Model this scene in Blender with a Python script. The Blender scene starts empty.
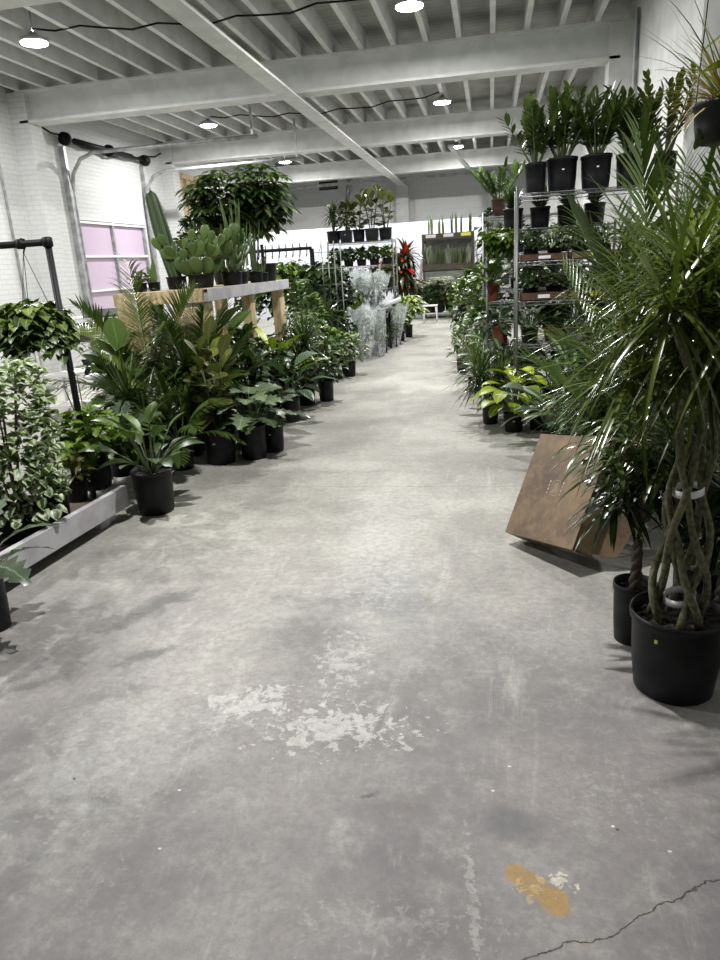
import bpy, math, random
from mathutils import Vector, Matrix, noise
PI = math.pi
C = bpy.context.scene.collection
V = Vector
def rad(a): return math.radians(a)

# ---------------------------------------------------------------- mesh builder
class MB:
    def __init__(s): s.v = []; s.f = []; s.c = []; s.m = []; s.smooth = True
    def add(s, vs, fs, col=(0.5, 0.5, 0.5), mi=0):
        o = len(s.v); s.v += [tuple(p) for p in vs]
        s.c += (col if isinstance(col, list) else [col] * len(vs))
        s.f += [tuple(i + o for i in f) for f in fs]; s.m += [mi] * len(fs)
    def mesh(s, name, mats):
        me = bpy.data.meshes.new(name); me.from_pydata(s.v, [], s.f)
        for m in (mats if isinstance(mats, (list, tuple)) else [mats]): me.materials.append(m)
        if any(s.m): me.polygons.foreach_set('material_index', s.m)
        ca = me.color_attributes.new('lc', 'FLOAT_COLOR', 'POINT')
        ca.data.foreach_set('color', [x for c in s.c for x in (c[0], c[1], c[2], 1.0)])
        if s.smooth: me.polygons.foreach_set('use_smooth', [True] * len(me.polygons))
        me.update(); return me
    def build(s, name, mats, parent=None, loc=(0, 0, 0)):
        o = bpy.data.objects.new(name, s.mesh(name, mats)); C.objects.link(o); o.location = loc
        if parent: o.parent = parent
        return o
def flat(m): m.smooth = False; return m
def box(M, a, b, mi=0):
    x0, y0, z0 = a; x1, y1, z1 = b
    M.add([(x0,y0,z0),(x1,y0,z0),(x1,y1,z0),(x0,y1,z0),(x0,y0,z1),(x1,y0,z1),(x1,y1,z1),(x0,y1,z1)],
          [(3,2,1,0),(4,5,6,7),(0,1,5,4),(1,2,6,5),(2,3,7,6),(3,0,4,7)], mi=mi)
def obox(M, c, ax, ay, az, mi=0):      # oriented box, half-axis vectors
    c, ax, ay, az = V(c), V(ax), V(ay), V(az)
    vs = [c + sx*ax + sy*ay + sz*az for sz in (-1, 1) for sx, sy in ((-1,-1),(1,-1),(1,1),(-1,1))]
    M.add(vs, [(3,2,1,0),(4,5,6,7),(0,1,5,4),(1,2,6,5),(2,3,7,6),(3,0,4,7)], mi=mi)
def bev(o, w=.004, n=2):
    m = o.modifiers.new('bevel', 'BEVEL'); m.width = w; m.segments = n; m.limit_method = 'ANGLE'; return o
def tube(M, pts, rs, n=7, col=(.5,.5,.5), cap=True, mi=0):
    pts = [V(p) for p in pts]
    if not isinstance(rs, (list, tuple)): rs = [rs] * len(pts)
    vs = []; fs = []; up = None
    for i, p in enumerate(pts):
        d = (pts[min(i+1, len(pts)-1)] - pts[max(i-1, 0)])
        d = d.normalized() if d.length > 1e-9 else V((0,0,1))
        if up is None:
            up = d.cross(V((0,0,1)) if abs(d.z) < .9 else V((1,0,0))).normalized()
        a = (up - d * up.dot(d)).normalized(); up = a; b = d.cross(a)
        vs += [p + (a*math.cos(t) + b*math.sin(t)) * rs[i] for t in (2*PI*k/n for k in range(n))]
    for i in range(len(pts)-1):
        for k in range(n):
            q = (k+1) % n; fs.append((i*n+k, i*n+q, (i+1)*n+q, (i+1)*n+k))
    if cap: fs.append(tuple(range(n-1, -1, -1))); fs.append(tuple(range((len(pts)-1)*n, len(pts)*n)))
    M.add(vs, fs, col, mi)
def lathe(M, prof, n=32, flute=0, fl=(0, 0), mi=0):
    vs = []; fs = []
    for i, (r, z) in enumerate(prof):
        for k in range(n):
            rr = r
            if flute and fl[0] <= i <= fl[1] and k % 2: rr = r * (1 - flute)
            vs.append((rr*math.cos(2*PI*k/n), rr*math.sin(2*PI*k/n), z))
    for i in range(len(prof)-1):
        for k in range(n):
            q = (k+1) % n; fs.append((i*n+k, i*n+q, (i+1)*n+q, (i+1)*n+k))
    fs.append(tuple(range(n-1, -1, -1)))
    M.add(vs, fs, mi=mi)

# ---------------------------------------------------------------- materials
MATS = {}
def newmat(name):
    m = bpy.data.materials.new(name); m.use_nodes = True; nt = m.node_tree
    return m, nt, nt.nodes['Principled BSDF']
def N(nt, t, **kw):
    n = nt.nodes.new(t)
    for k, v in kw.items():
        if k in n.inputs: n.inputs[k].default_value = v
        else: setattr(n, k, v)
    return n
def mathn(nt, op, a, b=None, clamp=False):
    n = nt.nodes.new('ShaderNodeMath'); n.operation = op; n.use_clamp = clamp
    for i, x in enumerate((a, b)):
        if x is None: continue
        if isinstance(x, (int, float)): n.inputs[i].default_value = x
        else: nt.links.new(x, n.inputs[i])
    return n.outputs[0]
def mixc(nt, fac, a, b, mode='MIX'):
    n = nt.nodes.new('ShaderNodeMix'); n.data_type = 'RGBA'; n.blend_type = mode
    for sock, x in ((n.inputs[0], fac), (n.inputs[6], a), (n.inputs[7], b)):
        if isinstance(x, (int, float)): sock.default_value = x
        elif isinstance(x, (tuple, list)): sock.default_value = (*x, 1) if len(x) == 3 else x
        else: nt.links.new(x, sock)
    return n.outputs[2]
def ramp(nt, fac, a, b):
    n = nt.nodes.new('ShaderNodeMapRange'); n.interpolation_type = 'SMOOTHSTEP'
    nt.links.new(fac, n.inputs[0]); n.inputs[1].default_value = a; n.inputs[2].default_value = b
    return n.outputs[0]
def simple(name, col, rough=.5, metal=0, nscale=0, namt=.15, bump=0, spec=.5):
    if name in MATS: return MATS[name]
    m, nt, p = newmat(name); p.inputs['Base Color'].default_value = (*col, 1)
    p.inputs['Roughness'].default_value = rough; p.inputs['Metallic'].default_value = metal
    p.inputs['Specular IOR Level'].default_value = spec
    if nscale:
        tc = N(nt, 'ShaderNodeTexCoord'); nz = N(nt, 'ShaderNodeTexNoise', Scale=nscale, Detail=6.0)
        nt.links.new(tc.outputs['Object'], nz.inputs['Vector'])
        dk = tuple(c * (1 - namt*2.2) for c in col); lt = tuple(min(1, c * (1 + namt)) for c in col)
        nt.links.new(mixc(nt, ramp(nt, nz.outputs[0], .3, .7), dk, lt), p.inputs['Base Color'])
        if bump:
            b = N(nt, 'ShaderNodeBump', Strength=bump, Distance=.01)
            nt.links.new(nz.outputs[0], b.inputs['Height']); nt.links.new(b.outputs[0], p.inputs['Normal'])
    MATS[name] = m; return m
def leafmat(name, dark, light, accent=None, mode=None, rough=.38, rib=.35, trans=.12):
    if not name.startswith('flower'):
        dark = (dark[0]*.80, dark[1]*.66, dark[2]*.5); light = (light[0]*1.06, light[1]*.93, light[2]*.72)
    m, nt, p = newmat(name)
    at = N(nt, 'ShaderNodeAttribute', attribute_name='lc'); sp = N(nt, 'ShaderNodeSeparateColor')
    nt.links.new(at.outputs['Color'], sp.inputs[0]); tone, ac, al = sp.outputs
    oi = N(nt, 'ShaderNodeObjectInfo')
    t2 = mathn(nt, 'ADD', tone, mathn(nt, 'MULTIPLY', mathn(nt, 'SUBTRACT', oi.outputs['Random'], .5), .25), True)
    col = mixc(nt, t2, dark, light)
    tc = N(nt, 'ShaderNodeTexCoord')
    if mode:
        nz = N(nt, 'ShaderNodeTexNoise', Scale=38.0 if mode != 'blotch' else 30.0, Detail=3.0)
        nt.links.new(tc.outputs['Object'], nz.inputs['Vector'])
        if mode == 'edge': fac = ramp(nt, mathn(nt, 'ADD', ac, mathn(nt, 'MULTIPLY', mathn(nt, 'SUBTRACT', nz.outputs[0], .5), .9)), .35, .6)
        elif mode == 'mid': fac = ramp(nt, mathn(nt, 'SUBTRACT', 1.0, ac), .55, .85)
        elif mode == 'blotch': fac = ramp(nt, nz.outputs[0], .47, .53)
        elif mode == 'stripe':
            w = mathn(nt, 'SINE', mathn(nt, 'MULTIPLY', mathn(nt, 'SUBTRACT', al, mathn(nt, 'MULTIPLY', ac, .25)), 55.0))
            fac = mathn(nt, 'MULTIPLY', ramp(nt, w, -.1, .6), .8)
        elif mode == 'tip': fac = ramp(nt, tone, .62, .72)
        col = mixc(nt, fac, col, accent)
    if rib:
        rf = mathn(nt, 'MULTIPLY', mathn(nt, 'SUBTRACT', 1.0, ramp(nt, ac, .03, .12)), rib)
        col = mixc(nt, rf, col, tuple(min(1, c*2.2 + .03) for c in light))
    nt.links.new(col, p.inputs['Base Color']); p.inputs['Roughness'].default_value = rough
    p.inputs['Specular IOR Level'].default_value = .45
    tr = N(nt, 'ShaderNodeBsdfTranslucent'); mx = N(nt, 'ShaderNodeMixShader', Fac=trans)
    nt.links.new(mixc(nt, 1.0, col, (1.0, 1.25, .5), 'MULTIPLY'), tr.inputs[0])
    nt.links.new(p.outputs[0], mx.inputs[1]); nt.links.new(tr.outputs[0], mx.inputs[2])
    nt.links.new(mx.outputs[0], nt.nodes['Material Output'].inputs[0])
    MATS[name] = m; return m

leafmat('deep', (.010,.026,.010), (.045,.095,.026))
leafmat('mid', (.020,.050,.014), (.085,.165,.040))
leafmat('mid2', (.03,.07,.02), (.24,.36,.11))
leafmat('bright', (.040,.095,.015), (.16,.30,.045))
leafmat('lime', (.12,.22,.012), (.36,.50,.04), rough=.42)
leafmat('grassy', (.025,.055,.014), (.12,.20,.045), rough=.3)
leafmat('olive', (.030,.045,.012), (.12,.15,.04))
leafmat('silver', (.050,.095,.065), (.15,.23,.16), rough=.3)
leafmat('bluegrey', (.030,.060,.045), (.11,.17,.14), rough=.25)
leafmat('palm', (.018,.042,.012), (.075,.135,.035), rough=.3)
leafmat('palmlight', (.04,.085,.02), (.13,.21,.06), rough=.3)
leafmat('drac', (.010,.022,.008), (.065,.115,.030), rough=.24, rib=.15)
leafmat('varieg', (.030,.070,.022), (.09,.17,.05), (.30,.36,.20), 'edge', rib=0)
leafmat('variegpale', (.05,.10,.035), (.11,.18,.07), (.42,.47,.34), 'edge', rib=0)
leafmat('calathea', (.015,.045,.02), (.05,.11,.05), (.20,.30,.20), 'stripe')
leafmat('aglao', (.02,.05,.02), (.06,.12,.04), (.22,.32,.18), 'mid')
leafmat('red', (.020,.026,.012), (.050,.070,.020), (.42,.018,.022), 'tip')
leafmat('crotonred', (.03,.04,.01), (.10,.09,.02), (.26,.03,.02), 'blotch')
leafmat('cactus', (.022,.060,.022), (.07,.13,.05), rough=.55, rib=0, trans=0)
leafmat('paddle', (.028,.07,.022), (.085,.165,.05), rough=.5, rib=0, trans=0)
leafmat('snake', (.03,.065,.03), (.09,.15,.06), (.17,.22,.10), 'stripe', rib=0)
leafmat('tan', (.16,.15,.06), (.40,.36,.17), rough=.5)
leafmat('flower_white', (.5,.5,.45), (.8,.8,.75), rib=0)
leafmat('flower_coral', (.75,.10,.04), (.85,.22,.10), rib=0)
leafmat('flower_yellow', (.75,.50,.08), (.8,.65,.25), rib=0)
simple('stem', (.06,.085,.03), .6, nscale=30)
simple('bark', (.125,.125,.065), .8, nscale=60, namt=.25, bump=.5)
simple('woody', (.10,.08,.055), .8, nscale=40, namt=.25)
leafmat('privet', (.07,.12,.03), (.26,.38,.10))
simple('soil', (.030,.022,.017), .95, nscale=60, namt=.4, bump=.8)
simple('black_plastic', (.0065,.007,.0085), .5, nscale=12, namt=.2, spec=.28)
simple('grey_plastic', (.20,.21,.21), .5, nscale=9)
simple('terracotta', (.20,.050,.025), .7, nscale=14)
simple('brown_pot', (.07,.030,.022), .55, nscale=14)
simple('white_pot', (.62,.62,.60), .45, nscale=9, namt=.08)
simple('white_label', (.75,.76,.78), .5)
simple('yellow_label', (.75,.75,.10), .5)
simple('red_label', (.55,.04,.03), .5)
simple('black_pipe', (.006,.006,.007), .5, spec=.2)
simple('chrome', (.20,.205,.21), .45, metal=.6)
simple('rack_wood', (.075,.060,.045), .7, nscale=7)
simple('galv', (.42,.43,.44), .45, metal=.6, nscale=8)
simple('painted_board', (.40,.39,.41), .6, nscale=5, namt=.10)
simple('white_paint', (.60,.61,.60), .6, nscale=4, namt=.05)
simple('white_metal', (.68,.68,.67), .5)
simple('grey_panel', (.20,.215,.19), .7, nscale=6)
simple('tray_brown', (.085,.042,.026), .75, nscale=15)
simple('tray_kraft', (.15,.115,.05), .75, nscale=15)
simple('vent_dark', (.02,.02,.022), .6)
simple('vent_tan', (.20,.16,.10), .6)

def mat_concrete():
    m, nt, p = newmat('concrete'); tc = N(nt, 'ShaderNodeTexCoord')
    P = tc.outputs['Object']
    def nz(scale, det=8.0, rough=.6, dist=0.0, sc=(1,1,1), rot=0, off=(0,0,0)):
        mp = N(nt, 'ShaderNodeMapping'); mp.inputs['Scale'].default_value = sc; mp.inputs['Rotation'].default_value = (0,0,rot); mp.inputs['Location'].default_value = off
        nt.links.new(P, mp.inputs[0]); n = N(nt, 'ShaderNodeTexNoise', Scale=scale, Detail=det, Roughness=rough, Distortion=dist)
        nt.links.new(mp.outputs[0], n.inputs['Vector']); return n.outputs[0]
    sep = N(nt, 'ShaderNodeSeparateXYZ'); nt.links.new(P, sep.inputs[0]); X, Y = sep.outputs[0], sep.outputs[1]
    wob = nz(1.6, 5.0); 
    # worn purple-grey paint near the dock end, beige concrete further in
    yw = mathn(nt, 'ADD', Y, mathn(nt, 'MULTIPLY', mathn(nt, 'SUBTRACT', wob, .5), 3.2))
    far = ramp(nt, yw, 1.7, 4.2)
    beige = mixc(nt, ramp(nt, nz(1.1, 7.0), .36, .66), (.25,.243,.215), (.425,.415,.37))
    paint = mixc(nt, ramp(nt, nz(1.5, 8.0, off=(3,1,0)), .36, .64), (.135,.128,.133), (.245,.230,.228))
    col = mixc(nt, far, paint, beige)
    # fine mottling and scratches
    col = mixc(nt, mathn(nt, 'MULTIPLY', ramp(nt, nz(9, 12.0, .8), .45, .72), .5), col, (.42,.41,.38))
    col = mixc(nt, mathn(nt, 'MULTIPLY', ramp(nt, nz(4.5, 10.0, .7, .6, (1,.22,1), -.7, (7,2,0)), .55, .72), .55), col, (.52,.51,.475))
    col = mixc(nt, mathn(nt, 'MULTIPLY', ramp(nt, nz(6, 9.0, .7, .3, (1,1,1), 0, (1,9,0)), .56, .72), .4), col, (.15,.145,.14))
    col = mixc(nt, mathn(nt, 'MULTIPLY', ramp(nt, nz(70, 4.0, .8), .5, .75), .45), col, (.15,.146,.14))
    def blob(cx, cy, rx, ry, rot, c, amt, edge=.35, nsc=7.0, namp=1.0, thr=None):
        mp = N(nt, 'ShaderNodeMapping'); mp.vector_type = 'TEXTURE'
        mp.inputs['Location'].default_value = (cx, cy, 0); mp.inputs['Rotation'].default_value = (0,0,rot); mp.inputs['Scale'].default_value = (rx, ry, 1)
        nt.links.new(P, mp.inputs[0]); ln = N(nt, 'ShaderNodeVectorMath', operation='LENGTH'); 
        s2 = N(nt, 'ShaderNodeVectorMath', operation='MULTIPLY'); nt.links.new(mp.outputs[0], s2.inputs[0]); s2.inputs[1].default_value = (1,1,0)
        nt.links.new(s2.outputs[0], ln.inputs[0])
        d = mathn(nt, 'ADD', ln.outputs['Value'], mathn(nt, 'MULTIPLY', mathn(nt, 'SUBTRACT', nz(nsc, 8.0, .65, .4, off=(cx,cy,0)), .5), namp*2))
        f = mathn(nt, 'MULTIPLY', mathn(nt, 'SUBTRACT', 1.0, ramp(nt, d, 1-edge, 1+edge*.2)), amt)
        nonlocal col; col = mixc(nt, f, col, c)
    def flake(cx, cy, rx, ry, rot, amt, sc=16, th=.5, c=(.50,.49,.47)):
        mp = N(nt, 'ShaderNodeMapping'); mp.vector_type = 'TEXTURE'
        mp.inputs['Location'].default_value = (cx, cy, 0); mp.inputs['Rotation'].default_value = (0,0,rot); mp.inputs['Scale'].default_value = (rx, ry, 1)
        nt.links.new(P, mp.inputs[0]); ln = N(nt, 'ShaderNodeVectorMath', operation='LENGTH'); s2 = N(nt, 'ShaderNodeVectorMath', operation='MULTIPLY')
        nt.links.new(mp.outputs[0], s2.inputs[0]); s2.inputs[1].default_value = (1,1,0); nt.links.new(s2.outputs[0], ln.inputs[0])
        q = mathn(nt, 'SUBTRACT', nz(sc, 9.0, .68, .5, off=(cx*3, cy, 0)), mathn(nt, 'MULTIPLY', mathn(nt, 'SUBTRACT', ln.outputs['Value'], .5), .16))
        nonlocal col; col = mixc(nt, mathn(nt, 'MULTIPLY', ramp(nt, q, th, th+.03), amt), col, c)
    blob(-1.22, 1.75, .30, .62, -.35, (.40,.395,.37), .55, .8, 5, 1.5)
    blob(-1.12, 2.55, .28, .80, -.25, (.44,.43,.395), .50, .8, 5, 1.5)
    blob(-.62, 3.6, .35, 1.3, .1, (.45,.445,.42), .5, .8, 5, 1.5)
    blob(-1.56, 2.80, .10, .28, -.5, (.085,.085,.08), .8, .9, 8, 1.6)
    blob(-1.40, 2.35, .05, .16, -.9, (.09,.09,.085), .75, .9, 12, 1.8)
    blob(-1.78, 2.10, .04, .22, -.9, (.09,.09,.085), .7, .9, 12, 1.8)
    blob(-.45, 2.95, .16, .45, .3, (.21,.22,.23), .45, .8, 4, 1.0)
    blob(.06, 1.60, .13, .085, .0, (.07,.075,.09), .75, .9, 6, 1.0)
    blob(-.24, 1.62, .04, .03, 0, (.15,.13,.10), .6, .8, 10, 1.0)
    blob(-.36, 1.66, .03, .012, .4, (.04,.035,.03), .8, .8, 30, 1.6)
    blob(.30, 1.80, .45, .40, 0, (.24,.215,.21), .4, .9, 4, 1.4)
    flake(-.87, 2.075, .15, .09, .1, .85, 14, .43)
    flake(-.52, 1.96, .26, .13, .1, .75, 22, .47)
    flake(-.58, 2.38, .14, .30, .1, .5, 26, .51)
    flake(-.55, 3.1, .25, .55, .1, .32, 22, .53)
    flake(-.95, 1.95, .35, .15, .2, .3, 26, .57)
    flake(.35, 1.75, .45, .25, .1, .18, 34, .58)
    flake(-.25, 1.25, .45, .12, .1, .22, 34, .56)
    flake(-1.25, 1.75, .45, .6, .1, .22, 24, .56)
    flake(-.05, 1.33, .02, .30, .1, .35, 40, .50)
    flake(.10, 2.9, .8, 1.0, .1, .15, 26, .58)
    flake(.16, 1.42, .04, .03, .1, .8, 30, .47, (.62,.58,.48))
    blob(.06, 1.432, .040, .034, 0, (.36,.20,.03), .9, .3, 25, .6)
    blob(.10, 1.40, .065, .036, -.5, (.30,.19,.065), .9, .35, 22, .7)
    blob(.145, 1.36, .040, .045, .2, (.34,.20,.045), .9, .3, 22, .7)
    flake(.10, 1.39, .06, .05, 0, .5, 40, .52, (.58,.42,.17))
    for px_, py_ in ((-.94,1.62),(.0,1.72),(.32,1.62),(.05,1.83),(-.9,1.4),(-.3,1.95),(.45,1.55)): blob(px_, py_, .006, .004, 0, (.7,.7,.68), .9, .3, 50, .5)
    for px_, py_ in ((-1.3,1.63),(.33,1.61),(-.45,4.6),(-.2,3.9),(-.9,3.2)): blob(px_, py_, .006, .005, 0, (.03,.03,.03), .9, .3, 50, .5)
    # long hairline crack
    cy = mathn(nt, 'ADD', mathn(nt, 'MULTIPLY', X, .545), 1.165)
    cy = mathn(nt, 'ADD', cy, mathn(nt, 'MULTIPLY', mathn(nt, 'SUBTRACT', nz(5, 8.0, .62), .5), .16))
    dd = mathn(nt, 'ABSOLUTE', mathn(nt, 'SUBTRACT', Y, cy))
    halo = mathn(nt, 'MULTIPLY', mathn(nt, 'SUBTRACT', 1.0, ramp(nt, dd, .004, .03)), ramp(nt, X, -.35, .1))
    col = mixc(nt, mathn(nt, 'MULTIPLY', mathn(nt, 'MULTIPLY', halo, ramp(nt, nz(12, 8.0, .7), .5, .62)), mathn(nt, 'SUBTRACT', .6, X)), col, (.45,.38,.25))
    crk = mathn(nt, 'MULTIPLY', mathn(nt, 'SUBTRACT', 1.0, ramp(nt, dd, .0012, .0034)), ramp(nt, X, -.02, .08))
    col = mixc(nt, crk, col, (.02,.018,.015))
    sc1 = ramp(nt, nz(5, 11.0, .82, .3, (1.6,.12,1), -1.0, (4,4,0)), .57, .66)
    col = mixc(nt, mathn(nt, 'MULTIPLY', sc1, .22), col, (.50,.49,.46))
    sc2 = ramp(nt, nz(5, 11.0, .82, .3, (.12,1.6,1), -.5, (9,4,0)), .58, .66)
    col = mixc(nt, mathn(nt, 'MULTIPLY', sc2, .22), col, (.10,.10,.10))
    col = mixc(nt, mathn(nt, 'MULTIPLY', ramp(nt, nz(28, 8.0, .85), .42, .60), .36), col, (.11,.108,.105))
    # saw-cut joints across the slab
    for jy in (4.62, 9.9, 15.2):
        jd = mathn(nt, 'ABSOLUTE', mathn(nt, 'SUBTRACT', mathn(nt, 'ADD', Y, mathn(nt, 'MULTIPLY', nz(3), .03)), jy))
        col = mixc(nt, mathn(nt, 'MULTIPLY', mathn(nt, 'SUBTRACT', 1.0, ramp(nt, jd, .004, .016)), .35), col, (.17,.16,.15))
    nt.links.new(col, p.inputs['Base Color'])
    nt.links.new(mathn(nt, 'ADD', mathn(nt, 'MULTIPLY', nz(3, 6.0), .3), .5), p.inputs['Roughness'])
    b = N(nt, 'ShaderNodeBump', Strength=.5, Distance=.004)
    nt.links.new(mathn(nt, 'SUBTRACT', nz(14, 10.0, .7), mathn(nt, 'MULTIPLY', crk, 2.0)), b.inputs['Height']); nt.links.new(b.outputs[0], p.inputs['Normal'])
    MATS['concrete'] = m
mat_concrete()
def mat_brick():
    m, nt, p = newmat('white_brick'); tc = N(nt, 'ShaderNodeTexCoord'); mp = N(nt, 'ShaderNodeMapping')
    sp = N(nt, 'ShaderNodeSeparateXYZ'); cb = N(nt, 'ShaderNodeCombineXYZ'); nt.links.new(tc.outputs['Object'], sp.inputs[0])
    nt.links.new(mathn(nt, 'ADD', sp.outputs[0], sp.outputs[1]), cb.inputs[0]); nt.links.new(sp.outputs[2], cb.inputs[1])
    br = N(nt, 'ShaderNodeTexBrick', Scale=1.0); br.inputs['Color1'].default_value = (.57,.58,.575,1); br.inputs['Color2'].default_value = (.555,.565,.565,1)
    br.inputs['Mortar'].default_value = (.50,.51,.51,1); br.inputs['Mortar Size'].default_value = .008; br.inputs['Brick Width'].default_value = .22; br.inputs['Row Height'].default_value = .075
    nt.links.new(cb.outputs[0], br.inputs['Vector'])
    nz = N(nt, 'ShaderNodeTexNoise', Scale=6.0, Detail=8.0); nt.links.new(tc.outputs['Object'], nz.inputs['Vector'])
    nt.links.new(mixc(nt, mathn(nt, 'MULTIPLY', ramp(nt, nz.outputs[0], .5, .8), .3), br.outputs[0], (.45,.45,.44)), p.inputs['Base Color'])
    p.inputs['Roughness'].default_value = .7
    b = N(nt, 'ShaderNodeBump', Strength=.5, Distance=.01); nt.links.new(mathn(nt, 'SUBTRACT', nz.outputs[0], mathn(nt, 'MULTIPLY', br.outputs['Fac'], 1.5)), b.inputs['Height']); nt.links.new(b.outputs[0], p.inputs['Normal'])
    MATS['white_brick'] = m
    m, nt, p = newmat('block_wall'); tc = N(nt, 'ShaderNodeTexCoord')
    sp = N(nt, 'ShaderNodeSeparateXYZ'); cb = N(nt, 'ShaderNodeCombineXYZ'); nt.links.new(tc.outputs['Object'], sp.inputs[0])
    nt.links.new(mathn(nt, 'ADD', sp.outputs[0], sp.outputs[1]), cb.inputs[0]); nt.links.new(sp.outputs[2], cb.inputs[1])
    br = N(nt, 'ShaderNodeTexBrick', Scale=1.0); br.inputs['Color1'].default_value = (.66,.67,.66,1); br.inputs['Color2'].default_value = (.64,.65,.64,1)
    br.inputs['Mortar'].default_value = (.58,.59,.58,1); br.inputs['Mortar Size'].default_value = .007; br.inputs['Brick Width'].default_value = .4; br.inputs['Row Height'].default_value = .2
    nt.links.new(cb.outputs[0], br.inputs['Vector']); nt.links.new(br.outputs[0], p.inputs['Base Color']); p.inputs['Roughness'].default_value = .75
    MATS['block_wall'] = m
    m, nt, p = newmat('roof_deck'); tc = N(nt, 'ShaderNodeTexCoord'); sp = N(nt, 'ShaderNodeSeparateXYZ'); nt.links.new(tc.outputs['Object'], sp.inputs[0])
    fr = mathn(nt, 'FRACT', mathn(nt, 'MULTIPLY', sp.outputs[1], 7.0)); ln = ramp(nt, mathn(nt, 'ABSOLUTE', mathn(nt, 'SUBTRACT', fr, .5)), .40, .47)
    nz = N(nt, 'ShaderNodeTexNoise', Scale=2.0, Detail=8.0); nt.links.new(tc.outputs['Object'], nz.inputs['Vector'])
    c = mixc(nt, ramp(nt, nz.outputs[0], .35, .7), (.30,.305,.285), (.42,.425,.40)); c = mixc(nt, mathn(nt, 'MULTIPLY', ln, .55), c, (.20,.20,.19))
    nt.links.new(c, p.inputs['Base Color']); p.inputs['Roughness'].default_value = .8
    MATS['roof_deck'] = m
    m, nt, p = newmat('pine_plywood'); tc = N(nt, 'ShaderNodeTexCoord'); mp = N(nt, 'ShaderNodeMapping'); mp.inputs['Scale'].default_value = (6, 6, 1.2)
    nt.links.new(tc.outputs['Object'], mp.inputs[0]); nz = N(nt, 'ShaderNodeTexNoise', Scale=2.5, Detail=8.0, Distortion=1.5); nt.links.new(mp.outputs[0], nz.inputs['Vector'])
    nt.links.new(mixc(nt, ramp(nt, nz.outputs[0], .35, .65), (.34,.25,.13), (.56,.45,.27)), p.inputs['Base Color']); p.inputs['Roughness'].default_value = .65
    MATS['pine_plywood'] = m
    m, nt, p = newmat('osb'); tc = N(nt, 'ShaderNodeTexCoord'); vo = N(nt, 'ShaderNodeTexVoronoi', Scale=22.0); nt.links.new(tc.outputs['Object'], vo.inputs['Vector'])
    nt.links.new(mixc(nt, .6, (.40,.27,.11), mixc(nt, vo.outputs['Distance'], (.20,.12,.05), (.62,.45,.22))), p.inputs['Base Color']); p.inputs['Roughness'].default_value = .7
    MATS['osb'] = m
    m, nt, p = newmat('brown_carton'); tc = N(nt, 'ShaderNodeTexCoord')
    n1 = N(nt, 'ShaderNodeTexNoise', Scale=3.5, Detail=9.0, Roughness=.7); n2 = N(nt, 'ShaderNodeTexNoise', Scale=45.0, Detail=6.0, Roughness=.7)
    mp = N(nt, 'ShaderNodeMapping'); mp.inputs['Scale'].default_value = (1, 1, .35)
    nt.links.new(tc.outputs['Object'], n1.inputs['Vector']); nt.links.new(tc.outputs['Object'], mp.inputs[0]); nt.links.new(mp.outputs[0], n2.inputs['Vector'])
    c = mixc(nt, ramp(nt, n1.outputs[0], .35, .68), (.075,.050,.034), (.205,.138,.075)); c = mixc(nt, mathn(nt, 'MULTIPLY', ramp(nt, n2.outputs[0], .5, .75), .35), c, (.30,.235,.17))
    nt.links.new(c, p.inputs['Base Color']); p.inputs['Roughness'].default_value = .5
    MATS['brown_carton'] = m
    m, nt, p = newmat('lavender_panel'); p.inputs['Base Color'].default_value = (.46,.37,.47,1); p.inputs['Roughness'].default_value = .35
    MATS['lavender_panel'] = m
    m, nt, p = newmat('plastic_sleeve'); p.inputs['Base Color'].default_value = (.80,.86,.88,1); p.inputs['Roughness'].default_value = .22
    tr = N(nt, 'ShaderNodeBsdfTransparent'); mx = N(nt, 'ShaderNodeMixShader'); tc = N(nt, 'ShaderNodeTexCoord')
    mp = N(nt, 'ShaderNodeMapping'); mp.inputs['Scale'].default_value = (1, 1, .45); nz = N(nt, 'ShaderNodeTexNoise', Scale=14.0, Detail=4.0, Distortion=2.0)
    nt.links.new(tc.outputs['Object'], mp.inputs[0]); nt.links.new(mp.outputs[0], nz.inputs['Vector'])
    nt.links.new(mathn(nt, 'ADD', mathn(nt, 'MULTIPLY', ramp(nt, nz.outputs[0],   .45, .75), .42), .26), mx.inputs[0])
    nt.links.new(tr.outputs[0], mx.inputs[1]); nt.links.new(p.outputs[0], mx.inputs[2]); nt.links.new(mx.outputs[0], nt.nodes['Material Output'].inputs[0])
    MATS['plastic_sleeve'] = m
    m, nt, p = newmat('lamp_glow'); p.inputs['Emission Color'].default_value = (.93,.97,1,1); p.inputs['Emission Strength'].default_value = 30; p.inputs['Base Color'].default_value = (.9,.9,.9,1)
    MATS['lamp_glow'] = m
mat_brick()
M_ = MATS

# ---------------------------------------------------------------- tagging
def tag(o, label=None, cat=None, group=None, kind=None):
    if label: o['label'] = label
    if cat: o['category'] = cat
    if group: o['group'] = group
    if kind: o['kind'] = kind
    return o
def thing(name, label, cat, loc=(0,0,0), rz=0, group=None):
    o = bpy.data.objects.new(name, None); C.objects.link(o); o.location = loc; o.rotation_euler = (0,0,rz); o.empty_display_size = .05
    return tag(o, label, cat, group)
def struct(name, M, mat): return tag(M.build(name, mat), kind='structure')

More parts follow.
